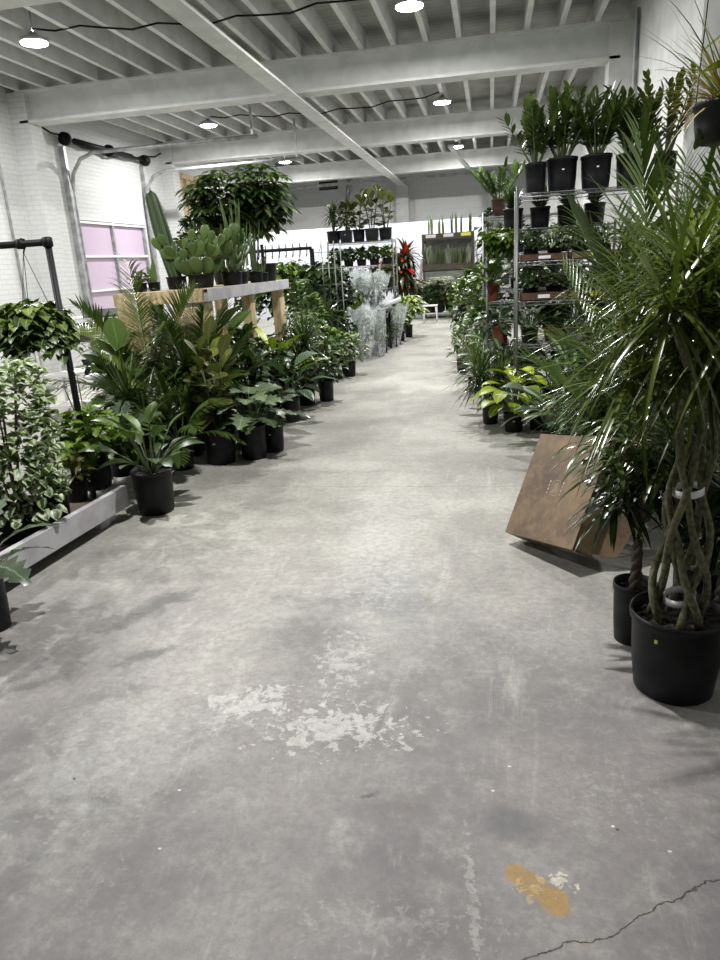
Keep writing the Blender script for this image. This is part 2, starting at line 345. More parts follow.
# ---------------------------------------------------------------- leaves
SH = {
 'lance': lambda t: math.sin(PI*min(1, t*.97+.03))**.8,
 'blade': lambda t: (min(1, .55+t*2.2))*(1-t**2.2)**.8,
 'heart': lambda t: (math.sin(PI*t**.62)**.75) if 0 < t < 1 else .0,
 'obov': lambda t: math.sin(PI*(.04+.93*t)**1.5)**.7,
 'round': lambda t: math.sin(PI*(.03+.94*t))**.5,
 'lobed': lambda t: (math.sin(PI*(.04+.93*t)**.75)**.6),
}
Z = V((0,0,1))
def leaf(M, b, d, L, W, shape='lance', droop=.5, seg=5, fold=.18, tone=.5, roll=0.0, curl=0.0):
    b = V(b); d = V(d).normalized()
    side = d.cross(Z)
    if side.length < 1e-3: side = V((1,0,0))
    side.normalize()
    if roll: side = Matrix.Rotation(roll, 3, d) @ side
    vs = []; cs = []; fs = []; p = b.copy(); fn = SH[shape]
    if shape == 'lobed': seg = max(seg, 9)
    for i in range(seg+1):
        t = i/seg; w = W*.5*fn(t)
        if shape == 'lobed' and i % 2 == 0 and 0 < i < seg: w *= .5
        s = (side - d*side.dot(d)).normalized(); up = s.cross(d)
        f = fold * (1 if shape != 'lobed' else .6)
        vs += [p - s*w + up*(w*f), p.copy(), p + s*w + up*(w*f)]
        cs += [(tone, 1, t), (tone, 0, t), (tone, 1, t)]
        if i < seg:
            a = 3*i; fs += [(a, a+1, a+4, a+3), (a+1, a+2, a+5, a+4)]
            d = (d + V((0,0,-1))*(droop/seg) + up*(curl/seg)).normalized(); p = p + d*(L/seg)
    M.add(vs, fs, cs)
    return p
def sph(az, el): return V((math.cos(az)*math.cos(el), math.sin(az)*math.cos(el), math.sin(el)))
def arc(b, d, L, droop, n=6):
    pts = [V(b)]; d = V(d).normalized()
    for i in range(n):
        pts.append(pts[-1] + d*(L/n)); d = (d + V((0,0,-droop/n))).normalized()
    return pts, d
def rosette(F, c, n, L, W, e0, e1, droop, rnd, shape='blade', seg=6, az0=0, axis=None, fold=.2):
    for i in range(n):
        t = i/max(1, n-1); az = az0 + i*2.39996 + rnd.uniform(-.3,.3); el = e0 + (e1-e0)*t + rnd.uniform(-.12,.12)
        leaf(F, V(c) + V((0,0,rnd.uniform(-.03,.03)*L*2)), sph(az, el), L*rnd.uniform(.75,1.1), W, shape, droop*rnd.uniform(.6,1.3), seg, fold, min(1, max(0, .25+.5*t+rnd.uniform(-.25,.25))))

# every kind: foliage height h and spread r above the soil
def k_bush(S, F, rnd, h, r, o):
    n = o.get('n', 150); lL = o.get('L', r*.32); lW = lL*o.get('wr', .6); sh = o.get('shape', 'lance'); z0 = o.get('z0', .12)
    ns = o.get('stems', 7); top = []
    for k in range(ns):
        az = rnd.uniform(0, 2*PI); q = rnd.uniform(.15,.6)*r; e = V((q*math.cos(az), q*math.sin(az), h*rnd.uniform(.6,.92)))
        tube(S, [(e.x*.12, e.y*.12, -.02), (e.x*.5, e.y*.5, e.z*.5), e], [.006*o.get('sr',1)]*2+[.003], 5)
    for i in range(n):
        az = rnd.uniform(0, 2*PI); u = rnd.uniform(z0, 1); prof = max(.05, math.sin(PI*max(.12, min(.96, (u*.78+.18)))))**.7 if not o.get('col') else 1
        rr = r*prof*math.sqrt(rnd.uniform(.15,1))
        p = V((rr*math.cos(az), rr*math.sin(az), u*h*.95)); q = sph(az + rnd.uniform(-.9,.9), rnd.uniform(-.35,.8)*(1 if not o.get('hang') else .4) + (u-.4)*.8)
        p -= q*lL*.5
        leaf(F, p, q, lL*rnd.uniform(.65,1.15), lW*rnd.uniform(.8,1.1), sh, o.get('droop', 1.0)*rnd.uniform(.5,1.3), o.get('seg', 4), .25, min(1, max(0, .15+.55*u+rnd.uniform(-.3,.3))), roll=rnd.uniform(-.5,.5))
def k_broad(S, F, rnd, h, r, o):           # long petioles carrying big blades
    n = o.get('n', 16); lL = o.get('L', r*.75); lW = lL*o.get('wr', .55); sh = o.get('shape', 'lance')
    for i in range(n):
        t = i/n; az = i*2.39996 + rnd.uniform(-.3,.3); el = rad(25 + 62*t**.8) + rnd.uniform(-.1,.1)
        PL = max(.02, h*(.35 + .50*t)*rnd.uniform(.8,1.1)); reach = r*.55*math.cos(el)
        d = sph(az, max(el, .9)); pts, dd = arc((0.015*math.cos(az), .015*math.sin(az), -.01), d, PL, .5)
        tube(S, pts, [.005*o.get('sr',1)]*6 + [.003], 5)
        ld = (V((math.cos(az), math.sin(az), 0))*math.cos(el*.6) + Z*math.sin(el*o.get('up', .6))).normalized()
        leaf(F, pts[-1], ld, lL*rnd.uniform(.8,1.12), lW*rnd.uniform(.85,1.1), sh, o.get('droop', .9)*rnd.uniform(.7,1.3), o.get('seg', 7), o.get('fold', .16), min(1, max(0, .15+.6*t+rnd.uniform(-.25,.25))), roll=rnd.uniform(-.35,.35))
def k_palm(S, F, rnd, h, r, o):
    n = o.get('n', 12); lw = o.get('lw', .018); nl = o.get('nl', 26)
    for i in range(n):
        t = (i+.5)/n; az = i*2.39996 + o.get('az', 0) + rnd.uniform(-.3,.3); el = rad(o.get('e0',35) + (88-o.get('e0',35))*t) 
        FL = math.hypot(h*(.55+.5*t), r*.9*(1-t*.5))*rnd.uniform(.88,1.08)
        pts, _ = arc((0.02*math.cos(az), .02*math.sin(az), -.01), sph(az, el), FL, o.get('droop', 1.1)*rnd.uniform(.8,1.2), 12)
        tube(S, pts, [.007*o.get('sr',1)*(1-.8*k/12) for k in range(13)], 5)
        side0 = Matrix.Rotation(rnd.uniform(-1,1)*o.get('tw', .7), 3, sph(az, el*.7)) @ V((-math.sin(az), math.cos(az), 0)); LL = o.get('LL', .42)*FL*.5
        tn = rnd.uniform(-.2,.2)
        for k in range(nl):
            u = .34 + .66*(k/(nl-1)); j = min(11, int(u*12)); fr = u*12-j; p = pts[j].lerp(pts[j+1], min(1, fr)); dd = (pts[j+1]-pts[j]).normalized()
            ll = LL*math.sin(PI*(.16+.76*((u-.34)/.66)))**.7
            for s in (-1, 1):
                q = (side0*s*(1-.5*((u-.34)/.66)) + dd*(.32+.55*u) + Z*rnd.uniform(.0,.2)).normalized()
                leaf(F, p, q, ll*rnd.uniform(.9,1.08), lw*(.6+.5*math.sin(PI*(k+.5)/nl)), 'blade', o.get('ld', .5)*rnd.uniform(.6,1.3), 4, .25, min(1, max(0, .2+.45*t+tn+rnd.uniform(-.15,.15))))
def k_drac(S, F, rnd, h, r, o):
    nh = o.get('heads', 3); L = o.get('L', r); W = o.get('W', .02); n = o.get('n', 60)
    for k in range(nh):
        az = k*2.4 + rnd.uniform(-.3,.3); q = r*o.get('lean', .22) * (0 if nh == 1 else 1); hz = h*(o.get('hb', .45) + (.32*k/max(1,nh-1)))
        e = V((q*math.cos(az), q*math.sin(az), hz))
        tube(S, [(e.x*.3, e.y*.3, -.03), (e.x*.5+rnd.uniform(-.02,.02), e.y*.5, hz*.5), e], [.012*o.get('sr',1)]*2+[.010*o.get('sr',1)], 8)
        rosette(F, e, n, L, W, rad(-25), rad(82), o.get('droop', .9), rnd, seg=o.get('seg', 6), az0=rnd.uniform(0,6))
def k_zz(S, F, rnd, h, r, o):
    n = o.get('n', 14)
    for i in range(n):
        az = i*2.39996; lean = rnd.uniform(.06,.48)*o.get('ln', 1); L = h*rnd.uniform(.72,1.0)*o.get('k',1)
        pts, _ = arc((.35*r*.3*math.cos(az), .35*r*.3*math.sin(az), -.01), V((math.cos(az)*lean, math.sin(az)*lean, 1)), L, -.02 + lean*.35, 8)
        tube(S, pts, [.011*(1-.75*k/8) for k in range(9)], 6)
        m = o.get('m', 13); rot = rnd.uniform(0, PI)
        for k in range(m):
            u = .28 + .72*k/(m-1); j = min(7, int(u*8)); p = pts[j].lerp(pts[j+1], min(1, u*8-j)); dd = (pts[j+1]-pts[j]).normalized()
            for s in (-1, 1):
                a = rot + (0 if s > 0 else PI) + rnd.uniform(-.4,.4); q = (V((math.cos(a), math.sin(a), 0))*(1.0-.45*u) + dd*(.55+.35*u)).normalized()
                leaf(F, p, q, .10*rnd.uniform(.8,1.1), .040, 'lance', .15, 4, .25, min(1, max(0, .1+.5*u+rnd.uniform(-.25,.3))))
def k_snake(S, F, rnd, h, r, o):
    n = o.get('n', 8)
    for i in range(n):
        az = i*2.39996; q = r*.25*math.sqrt(i/n); b = V((q*math.cos(az), q*math.sin(az), -.01))
        leaf(F, b, V((math.cos(az)*rnd.uniform(0,.22)*o.get('ln',1), math.sin(az)*rnd.uniform(0,.22)*o.get('ln',1), 1)), h*rnd.uniform(.6,1), o.get('W', .055), 'blade', 0, 8, .35, rnd.uniform(.2,.9), roll=rnd.uniform(-PI,PI))
def k_fig(S, F, rnd, h, r, o):             # woody stems carrying big obovate leaves alternately
    ns = o.get('stems', 2); n = o.get('n', 14); lL = o.get('L', .24)
    for k in range(ns):
        az = k*2*PI/ns + rnd.uniform(-.4,.4); q = r*o.get('sp', .3)*(0 if ns == 1 else 1); hh = h*(1-.22*k/ns)-lL*.55
        e = V((q*math.cos(az), q*math.sin(az), hh)); tube(S, [(e.x*.2, e.y*.2, -.03), (e.x*.6, e.y*.6, hh*.5), e], [.011,.009,.006], 7)
        for i in range(n):
            t = (i+1)/n; u = o.get('u0', .25) + (1-o.get('u0', .25))*t; a = i*2.39996; p = V((e.x*u, e.y*u, hh*u)); el = rad(5 + 70*t**1.5) + rnd.uniform(-.2,.2)
            d = sph(a, el); tube(S, [p, p + d*.035], .004, 4)
            leaf(F, p + d*.035, d, lL*rnd.uniform(.75,1.05), lL*o.get('wr', .58), o.get('shape', 'obov'), o.get('droop', .6), 7, .14, min(1, max(0, .1+.6*t+rnd.uniform(-.2,.25))), roll=rnd.uniform(-.4,.4))
def k_palmate(S, F, rnd, h, r, o):         # fans of leaflets on petioles (schefflera, money tree)
    n = o.get('n', 40); lL = o.get('L', r*.4); tr = o.get('trunk', 0)
    if tr:
        for s in range(3):
            tube(S, [(.012*math.cos(s*2.1+k*1.3), .012*math.sin(s*2.1+k*1.3), h*tr*k/8 - .02) for k in range(9)], [.016*(1-.4*k/8) for k in range(9)], 7)
    for i in range(n):
        az = rnd.uniform(0, 2*PI); u = math.sqrt(rnd.uniform(.05, 1)); el = math.asin(rnd.uniform(-.85 if tr else -.25, .98))
        c0 = V((0, 0, h*(tr+.04))) if tr else V((0,0,.02*h)); zc = (h*(tr+1)/2 if tr else h*.5); hz = (h*(1-tr)/2 if tr else h*.48)
        p = V((r*.8*u*math.cos(el)*math.cos(az), r*.8*u*math.cos(el)*math.sin(az), zc + hz*u*math.sin(el)*.95))
        tube(S, [c0, c0.lerp(p, .5) + Z*.03, p], [.004,.003,.002], 4)
        out = (p - V((0,0,zc*.8))).normalized()
        tn = min(1, max(0, .3+.4*u*math.sin(el)+rnd.uniform(-.25,.3)))
        m = rnd.choice((5,6,7))
        for j in range(m):
            a = 2*PI*j/m + az; q = (sph(a, .1) + out*.35).normalized()
            leaf(F, p, q, lL*rnd.uniform(.75,1.1), lL*o.get('wr', .3), 'lance', o.get('droop', 1.0), 4, .2, tn)
def k_column(S, F, rnd, h, r, o):          # ribbed columnar cactus
    nr = 7; n = nr*4; P = []; lean = V(o.get('lean', (-.06, 0, 0)))
    K = 22
    for i in range(K+1):
        t = i/K; rr = r*(.82 + .25*math.sin(PI*min(1, t*1.1))) * (1 if t < .88 else math.sqrt(max(0.0, 1-((t-.88)/.12)**2))*.98+.02)
        c = V((lean.x*h*t*6, lean.y*h*t*6, h*t - .02)); P.append((c, rr))
    vs = []; cs = []; fs = []
    for c, rr in P:
        for k in range(n):
            a = 2*PI*k/n; q = rr*(1 + .16*math.cos(nr*a)); vs.append(c + V((q*math.cos(a), q*math.sin(a), 0))); cs.append((.35+.4*(math.cos(nr*a)), .5, .5))
    for i in range(K):
        for k in range(n): q = (k+1) % n; fs.append((i*n+k, i*n+q, (i+1)*n+q, (i+1)*n+k))
    fs.append(tuple(range(K*n, K*n+n))); F.add(vs, fs, cs)
    for i in range(2, K-1):                # areoles with short spines
        c, rr = P[i]
        for k in range(nr):
            a = 2*PI*k/nr
            for s in (-.25, .25): p = c + V((rr*1.15*math.cos(a), rr*1.15*math.sin(a), 0)); tube(S, [p, p + sph(a+s, .25)*.014], [.0012,.0004], 3)
def paddle(F, b, d, L, W, tone, T=.12):
    b = V(b); d = V(d).normalized(); s = d.cross(V((.3,1,.1))).normalized(); u = d.cross(s); vs = []; cs = []; fs = []; K = 9; n = 12
    for i in range(K+1):
        t = i/K; w = W*.5*SH['obov'](max(.02, t)) if 0 < i < K else W*.04
        for k in range(n): a = 2*PI*k/n; vs.append(b + d*L*t + s*w*math.cos(a) + u*w*T*2.2*math.sin(a)); cs.append((tone, .6, t))
    for i in range(K):
        for k in range(n): q = (k+1) % n; fs.append((i*n+k, i*n+q, (i+1)*n+q, (i+1)*n+k))
    fs.append(tuple(range(K*n, K*n+n))); F.add(vs, fs, cs)
def k_opuntia(S, F, rnd, h, r, o):
    for k in range(9):
        az = k*.70 + .3; b = V((r*.25*math.cos(az), r*.2*math.sin(az), -.02)); d = V((math.cos(az)*.7, math.sin(az)*.5, 1)).normalized(); L = h*rnd.uniform(.28,.40)
        paddle(F, b, d, L, L*.62, rnd.uniform(.2,.6)); e = b + d*L*.93
        for j in range(rnd.choice((2,3))):
            a = az + rnd.uniform(-1.3,1.3); d2 = V((math.cos(a)*.9, math.sin(a)*.6, rnd.uniform(.4,1.2))).normalized(); L2 = L*rnd.uniform(.6,.85)
            paddle(F, e, d2, L2, L2*.62, rnd.uniform(.4,.9)); e2 = e + d2*L2*.93
            if rnd.random() < .9: paddle(F, e2, V((math.cos(a+.6)*.5, math.sin(a+.6)*.5, 1)), L2*.85, L2*.5, rnd.uniform(.6,1))
    S.add([(0,0,0),(.001,0,0),(0,.001,0)], [(0,1,2)])
def k_hang(S, F, rnd, h, r, o):            # mound with trailing strands, h = length of trail below the basket
    lL = o.get('L', .09); ns = o.get('n', 34); up = o.get('upz', .12)
    for i in range(ns):
        az = i*2.39996; d = sph(az, rnd.uniform(.1,1.1)); Ls = h*rnd.uniform(.25,1.0) + r*.6
        pts = [V((d.x*r*.2, d.y*r*.2, 0))]; dd = d.copy(); k = 0; q = 10
        for k in range(q): pts.append(pts[-1] + dd*(Ls/q)); dd = (dd + V((0,0,-.55)) ).normalized(); 
        tube(S, pts, .0025, 4)
        for p in pts[1:]:
            for s in range(o.get('lp', 1)):
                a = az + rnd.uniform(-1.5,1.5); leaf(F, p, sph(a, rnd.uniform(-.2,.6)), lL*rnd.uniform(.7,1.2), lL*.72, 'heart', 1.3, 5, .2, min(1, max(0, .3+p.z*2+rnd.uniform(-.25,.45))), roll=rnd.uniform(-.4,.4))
def k_grass(S, F, rnd, h, r, o):
    n = o.get('n', 70); 
    for i in range(n):
        az = rnd.uniform(0, 2*PI); el = rnd.uniform(.5, 1.5); L = h*rnd.uniform(.7,1.2)
        leaf(F, V((rnd.uniform(-.02,.02), rnd.uniform(-.02,.02), -.01)), sph(az, el), L, o.get('W', .012), 'blade', o.get('droop', 1.3)*rnd.uniform(.5,1.2), 6, .3, rnd.uniform(.1,.9))
    S.add([(0,0,0),(.001,0,0),(0,.001,0)], [(0,1,2)])
def k_flowers(S, F, rnd, h, r, o):
    k_bush(S, F, rnd, h, r, dict(n=o.get('n', 90), L=r*.35, shape='heart', wr=.8))
KINDS = dict(bush=k_bush, broad=k_broad, palm=k_palm, drac=k_drac, zz=k_zz, snake=k_snake, fig=k_fig, palmate=k_palmate, column=k_column, opuntia=k_opuntia, hang=k_hang, grass=k_grass, flowers=k_flowers)

# ---------------------------------------------------------------- pots
POTS = {}
def pot_mesh(r, h, style):
    key = (round(r, 3), round(h, 3), style)
    if key in POTS: return POTS[key]
    M = MB(); mat = M_[dict(black='black_plastic', ribbed='black_plastic', terra='terracotta', brown='brown_pot', grey='grey_plastic', white='white_pot', square='black_plastic')[style]]
    b = .84 if style != 'terra' else .72; rim = min(.03, h*.13); th = max(.003, r*.03); n = 48 if r > .1 else 28
    lp = r*.045 if style != 'terra' else r*.09
    prof = [(r*b*.96, 0), (r*b, h*.015), (r*(b+.08), h*.4), (r-lp, h-rim), (r, h-rim*.95), (r+lp*.3, h-rim*.3), (r, h), (r-th*1.8, h-.001), (r-th*2.2, h*.86), (r*.88, h*.8)]
    if style == 'square': n = 4; M.smooth = False; prof = [(q*1.25, z) for q, z in prof]
    lathe(M, prof, n, .03 if style == 'ribbed' else 0, (1, 3))
    if style == 'square': M.v = [((x-y)*.7071, (x+y)*.7071, z) for x, y, z in M.v]
    me = M.mesh('pot', mat); 
    D = MB(); rr = (r-th*2.0)*(1.0 if style != 'square' else .86*1.0); k = 20
    vs = [(0,0,h*.9)]; fs = []
    for ring, q in ((1, .5), (2, 1.0)):
        for i in range(k): a = 2*PI*i/k; vs.append((rr*q*math.cos(a), rr*q*math.sin(a), h*.885 + random.Random(i*7+ring).uniform(-.01,.012)*(1 if ring == 1 else .4)))
    for i in range(k): j = (i+1) % k; fs += [(0, 1+i, 1+j), (1+i, 1+k+i, 1+k+j, 1+j)]
    D.add(vs, fs); POTS[key] = (me, D.mesh('soil', M_['soil'])); return POTS[key]
def link(name, me, parent, loc=(0,0,0), rz=0, sc=1):
    o = bpy.data.objects.new(name, me); C.objects.link(o); o.parent = parent; o.location = loc; o.rotation_euler = (0,0,rz); o.scale = (sc,)*3; return o
CACHE = {}
def foliage(kind, h, r, mat, seed, opt):
    key = (kind, round(h, 2), round(r, 2), mat, seed, tuple(sorted((k, str(v)) for k, v in opt.items())))
    if key not in CACHE:
        S, F = MB(), MB(); KINDS[kind](S, F, random.Random(seed), h, r, opt)
        CACHE[key] = (S.mesh('stems', M_[opt.get('stem', 'stem')]), F.mesh('foliage', M_[mat]))
    return CACHE[key]
def sticker(t, r, h, az=-PI/2, mat='white_label', w=.018, hh=.010, z=.62):
    M = flat(MB()); rr = r*(.84+.16*z)+.004; a = az; c = V((rr*math.cos(a), rr*math.sin(a), h*z)); s = V((-math.sin(a), math.cos(a), 0))
    obox(M, c, s*w*.5, V((math.cos(a), math.sin(a), 0))*.0015, V((0,0,hh*.5))); o = M.build('sticker', M_[mat], t); o['label'] = 'small white sticker' if mat == 'white_label' else 'small yellow sticker'
    return o
def plant(kind, name, label, cat, X, Y, Zb, h, r, pr, ph, style='black', mat='mid', seed=1, rz=None, group=None, st=None, **opt):
    t = thing(name, label, cat, (X, Y, Zb), 0, group)
    pm, sm = pot_mesh(pr, ph, style); link('pot', pm, t); link('soil', sm, t)
    S, F = foliage(kind, h, r, mat, seed, opt)
    rz = (seed*1.7) % 6.28 if rz is None else rz
    link('foliage', F, t, (0,0,ph*.87), rz)
    if kind not in ('opuntia', 'grass', 'snake'): link('spines' if kind == 'column' else 'stems', S, t, (0,0,ph*.87), rz)
    if st: sticker(t, pr, ph, mat=st)
    if opt.get('blooms'):
        rnd = random.Random(seed+5); B = MB()
        for i in range(opt.get('nb', 12)):
            az = rnd.uniform(0, 6.28); q = rnd.uniform(.1,.8)*r; c = V((q*math.cos(az), q*math.sin(az), h*rnd.uniform(.75,1.05)))
            for j in range(5): leaf(B, c, sph(j*1.257, .5), r*.16, r*.12, 'round', .3, 3, .1, rnd.random())
        B.build('blossoms', M_[opt['blooms']], t, (0,0,ph*.87))
    return t

# ================================================================ the building
M = flat(MB()); box(M, (-7.9, -3.2, -.2), (2.3, 25.2, 0)); struct('floor', M, M_['concrete'])
M = flat(MB()); box(M, (-7.9, -3.2, 4.62), (2.3, 25.2, 4.75)); struct('ceiling', M, M_['roof_deck'])
M = flat(MB())
box(M, (-7.7, -3.2, 0), (-7.4, 12.42, 4.62)); box(M, (-7.7, 15.12, 0), (-7.4, 16.6, 4.62)); box(M, (-7.7, 18.9, 0), (-7.4, 25.2, 4.62))
box(M, (-7.7, 16.6, 0), (-7.4, 18.9, 2.45)); box(M, (-7.7, 16.6, 3.85), (-7.4, 18.9, 4.62)); box(M, (-7.7, 12.42, 2.56), (-7.4, 15.12, 4.62))
struct('wall_left', M, M_['white_brick'])
M = flat(MB()); box(M, (1.86, -3.2, 0), (2.16, 25.2, 4.62)); struct('wall_right', M, M_['white_paint'])
M = flat(MB()); box(M, (-7.4, 24.5, 0), (1.86, 24.8, 4.62)); struct('wall_back', M, M_['block_wall'])
M = flat(MB()); box(M, (-7.4, -3.2, 0), (1.86, -3.0, 4.62)); struct('wall_front', M, M_['grey_panel'])
n = 0
def trim(M, mat, nm=None):
    global n; n += 1; return struct('trim_%d' % n, M, mat)
GY = (1.15, 6.55, 11.2, 16.45, 21.9)
for gy in GY:                                     # riveted plate girders: web with flanges
    M = flat(MB()); box(M, (-7.25, gy-.05, 3.93), (1.7, gy+.05, 4.36)); box(M, (-7.25, gy-.17, 3.90), (1.7, gy+.17, 3.935)); box(M, (-7.25, gy-.17, 4.33), (1.7, gy+.17, 4.36))
    trim(M, M_['white_paint'])
    for x0, x1, w in ((-7.4, -7.1, 'l'), (1.56, 1.86, 'r')):
        M = flat(MB()); box(M, (x0, gy-.17, 0), (x1, gy+.17, 4.34)); trim(M, M_['white_brick'] if w == 'l' else M_['white_paint'])
M = flat(MB()); box(M, (-3.02, 24.2, 0), (-2.62, 24.5, 4.62)); trim(M, M_['white_paint'])
x = -7.2
while x < 1.8:
    wdt = .035 if abs(x+2.93) > .2 else .06
    M = flat(MB()); box(M, (x-wdt, -3, 4.36), (x+wdt, 24.5, 4.62)); trim(M, M_['white_paint']); x += .452
M = flat(MB()); box(M, (-2.90, -3, 3.78), (-2.66, 24.4, 3.80)); box(M, (-2.80, -3, 3.80), (-2.76, 24.4, 3.90)); trim(M, M_['white_paint'])
for (a, b) in (((-.89, 17.3, 3.88), (-.62, 21.75, 3.88)),):
    M = MB(); obox(M, (V(a)+V(b))/2, (V(b)-V(a))/2, (.05, 0, 0), (0, 0, .03)); M.smooth = False; trim(M, M_['white_paint'])
M = flat(MB()); box(M, (-7.39, 22.6, 3.80), (1.86, 22.68, 3.88)); trim(M, M_['galv'])
M = flat(MB()); box(M, (-3.0, 24.4, 2.6), (1.86, 24.5, 4.0)); 
M2 = flat(MB()); box(M2, (-7.3, 21.5, 0), (-.22, 21.6, 2.55)); o = M2.build('partition_wall', M_['white_wall'] if 'white_wall' in M_ else simple('white_wall', (.60,.625,.69), .5))
tag(o, 'low bright white partition standing in front of the back wall', 'partition')

# sectional loading door with lavender panes, its tracks and spring shaft
t = thing('door_1', None, None, (-7.42, 13.77, 0)); t['kind'] = 'structure'
M = flat(MB()); box(M, (-.10, -1.35, .02), (-.06, 1.35, 2.56)); M.build('door_panel', M_['lavender_panel'], t)
for yy in (-1.33, -.66, 0, .66, 1.33) if False else (-1.33, .0, 1.33):
    M = flat(MB()); box(M, (-.06, yy-.025, .02), (.0, yy+.025, 2.56)); M.build('stile', M_['galv'], t)
for zz in (.03, .66, 1.29, 1.92, 2.53):
    M = flat(MB()); box(M, (-.055, -1.35, zz-.02), (.005, 1.35, zz+.02)); M.build('rail', M_['white_metal'], t)
for s in (-1, 1):
    tk = [(.10, s*1.42, 0), (.10, s*1.42, 3.0), (.16, s*1.42, 3.3), (.34, s*1.42, 3.53), (.62, s*1.42, 3.62), (3.6, s*1.42, 3.62)]
    M = MB(); tube(M, tk, .035, 8); M.build('track', M_['galv'], t)
    M = flat(MB()); box(M, (.02, s*1.5-.04, 0), (.12, s*1.5+.04, 3.75)); M.build('jamb_angle', M_['galv'], t)
    M = flat(MB()); box(M, (3.5, s*1.42-.02, 3.62), (3.54, s*1.42+.02, 4.36)); M.build('hanger', M_['galv'], t)
M = MB(); tube(M, [(.16, -1.6, 3.86), (.16, 1.6, 3.86)], .03, 10); M.build('spring_shaft', M_['black_pipe'], t)
for s in (-1.5, 0, 1.5):
    M = MB(); tube(M, [(.16, s-.04, 3.86), (.16, s+.04, 3.86)], .11, 16); M.build('cable_drum', M_['black_pipe'], t)
M = MB(); tube(M, [(.16, -1.2, 3.86), (.16, .9, 3.86)], .055, 12); M.build('torsion_spring', M_['black_pipe'], t)
# boarded window
t = thing('window_1', None, None, (-7.45, 17.75, 0)); t['kind'] = 'structure'
M = flat(MB()); box(M, (-.04, -1.15, 2.45), (0, 1.15, 3.85)); M.build('osb_board', M_['osb'], t)
for a, b in (((-.02,-1.15,2.45),(.06,-1.02,3.85)), ((-.02,1.02,2.45),(.06,1.15,3.85)), ((-.02,-1.02,2.45),(.06,1.02,2.57)), ((-.02,-1.02,3.73),(.06,1.02,3.85)), ((-.02,-.06,2.57),(.05,.06,3.73))):
    M = flat(MB()); box(M, a, b); M.build('frame_board', M_['pine_plywood'], t)
M = flat(MB()); box(M, (0, -1.0, 2.6), (.02, -.1, 3.15)); M.build('plywood_patch', M_['pine_plywood'], t)
# conduits and cables
def run(name, label, cat, pts, r, mat, n_=7):
    M = MB(); tube(M, pts, r, n_); return tag(M.build(name, mat), label, cat)
run('wall_conduit', 'thin vertical conduit on the white left wall beside the brick pier', 'conduit', [(-7.37, 10.5, 0.02), (-7.37, 10.5, 3.8), (-7.37, 10.5, 4.34)], .02, M_['galv'])
run('wall_conduit', 'vertical conduit on the right wall beside the pier at the girder end', 'conduit', [(1.83, 10.6, 0.02), (1.83, 10.6, 4.34)], .022, M_['galv'])
def sag(a, b, k, m=14):
    a, b = V(a), V(b); return [a.lerp(b, i/m) - Z*(k*math.sin(PI*(i/m)) + .03*math.sin(i*2.1)) for i in range(m+1)]
run('lamp_cable', 'sagging electrical cable strung between the joists beside the nearest lamp', 'cable', sag((-5.4, 8.75, 4.40), (-1.0, 9.1, 4.40), .12), .012, M_['black_pipe'], 5)
run('lamp_cable', 'sagging cable across the bay beyond the first girder', 'cable', sag((-5.4, 14.4, 4.40), (-.9, 14.5, 4.40), .12), .012, M_['black_pipe'], 5)
run('wall_cable', 'cable looping along the left wall above the loading door', 'cable', sag((-7.30, 11.6, 3.98), (-7.30, 16.2, 4.10), .25), .018, M_['black_pipe'], 5)
run('conduit_drop', 'dark diagonal pipe rising behind the far potted figs', 'pipe', [(-4.72, 24.42, 3.1), (-4.5, 24.42, 4.62)], .07, M_['galv'])
t = thing('wall_vent', 'small dark louvred vent high on the back wall', 'vent', (-5.28, 24.49, 3.88))
M = flat(MB()); box(M, (-.31, -.06, 0), (.31, 0, .31)); M.build('vent_body', M_['vent_dark'], t)
for k in range(4): M = flat(MB()); box(M, (-.27, -.075, .04+k*.07), (.27, -.06, .055+k*.07)); M.build('slat', M_['vent_tan'], t)

# ---------------------------------------------------------------- lamps
LAMPS = [(-5.42, 3.1, 'round ceiling lamp of the left row, nearest the camera'), (-5.36, 8.74, 'round ceiling lamp of the left row, upper left corner of the photo'), (-5.42, 14.4, 'round ceiling lamp of the left row, seen between the first and second girder'), (-5.5, 20.1, 'round ceiling lamp of the left row, farthest, above the money tree'),
         (-.88, 3.3, 'round ceiling lamp of the right row, nearest the camera'), (-.9, 9.15, 'round ceiling lamp of the right row, at the top edge of the photo'), (-.88, 14.5, 'round ceiling lamp of the right row, between the first and second girder'), (-.86, 20.2, 'round ceiling lamp of the right row, farthest, before the back wall')]
POWER = [130.0] * 10
for i, (lx, ly, lab) in enumerate(LAMPS):
    t = thing('ceiling_light', lab, 'light', (lx, ly, 4.20), 0, 'ceiling lamps in two rows')
    M = MB(); lathe(M, [(.03, .03), (.17, .045), (.17, .08), (.07, .12), (.02, .16)], 24); M.build('housing', M_['galv'], t)
    M = MB(); lathe(M, [(.001, .02), (.11, .02), (.155, .032), (.155, .044), (.001, .044)], 24); M.build('lens', M_['lamp_glow'], t)
    M = MB(); tube(M, [(0, 0, .15), (0, 0, .42)], .012, 6); M.build('hanger_rod', M_['galv'], t)
    l = bpy.data.lights.new('lamp_light', 'AREA'); l.shape = 'DISK'; l.size = .12; l.energy = POWER[i]; l.color = (1.0, .985, .955)
    o = bpy.data.objects.new('lamp_light', l); C.objects.link(o); o.parent = t; o.location = (0, 0, .0)

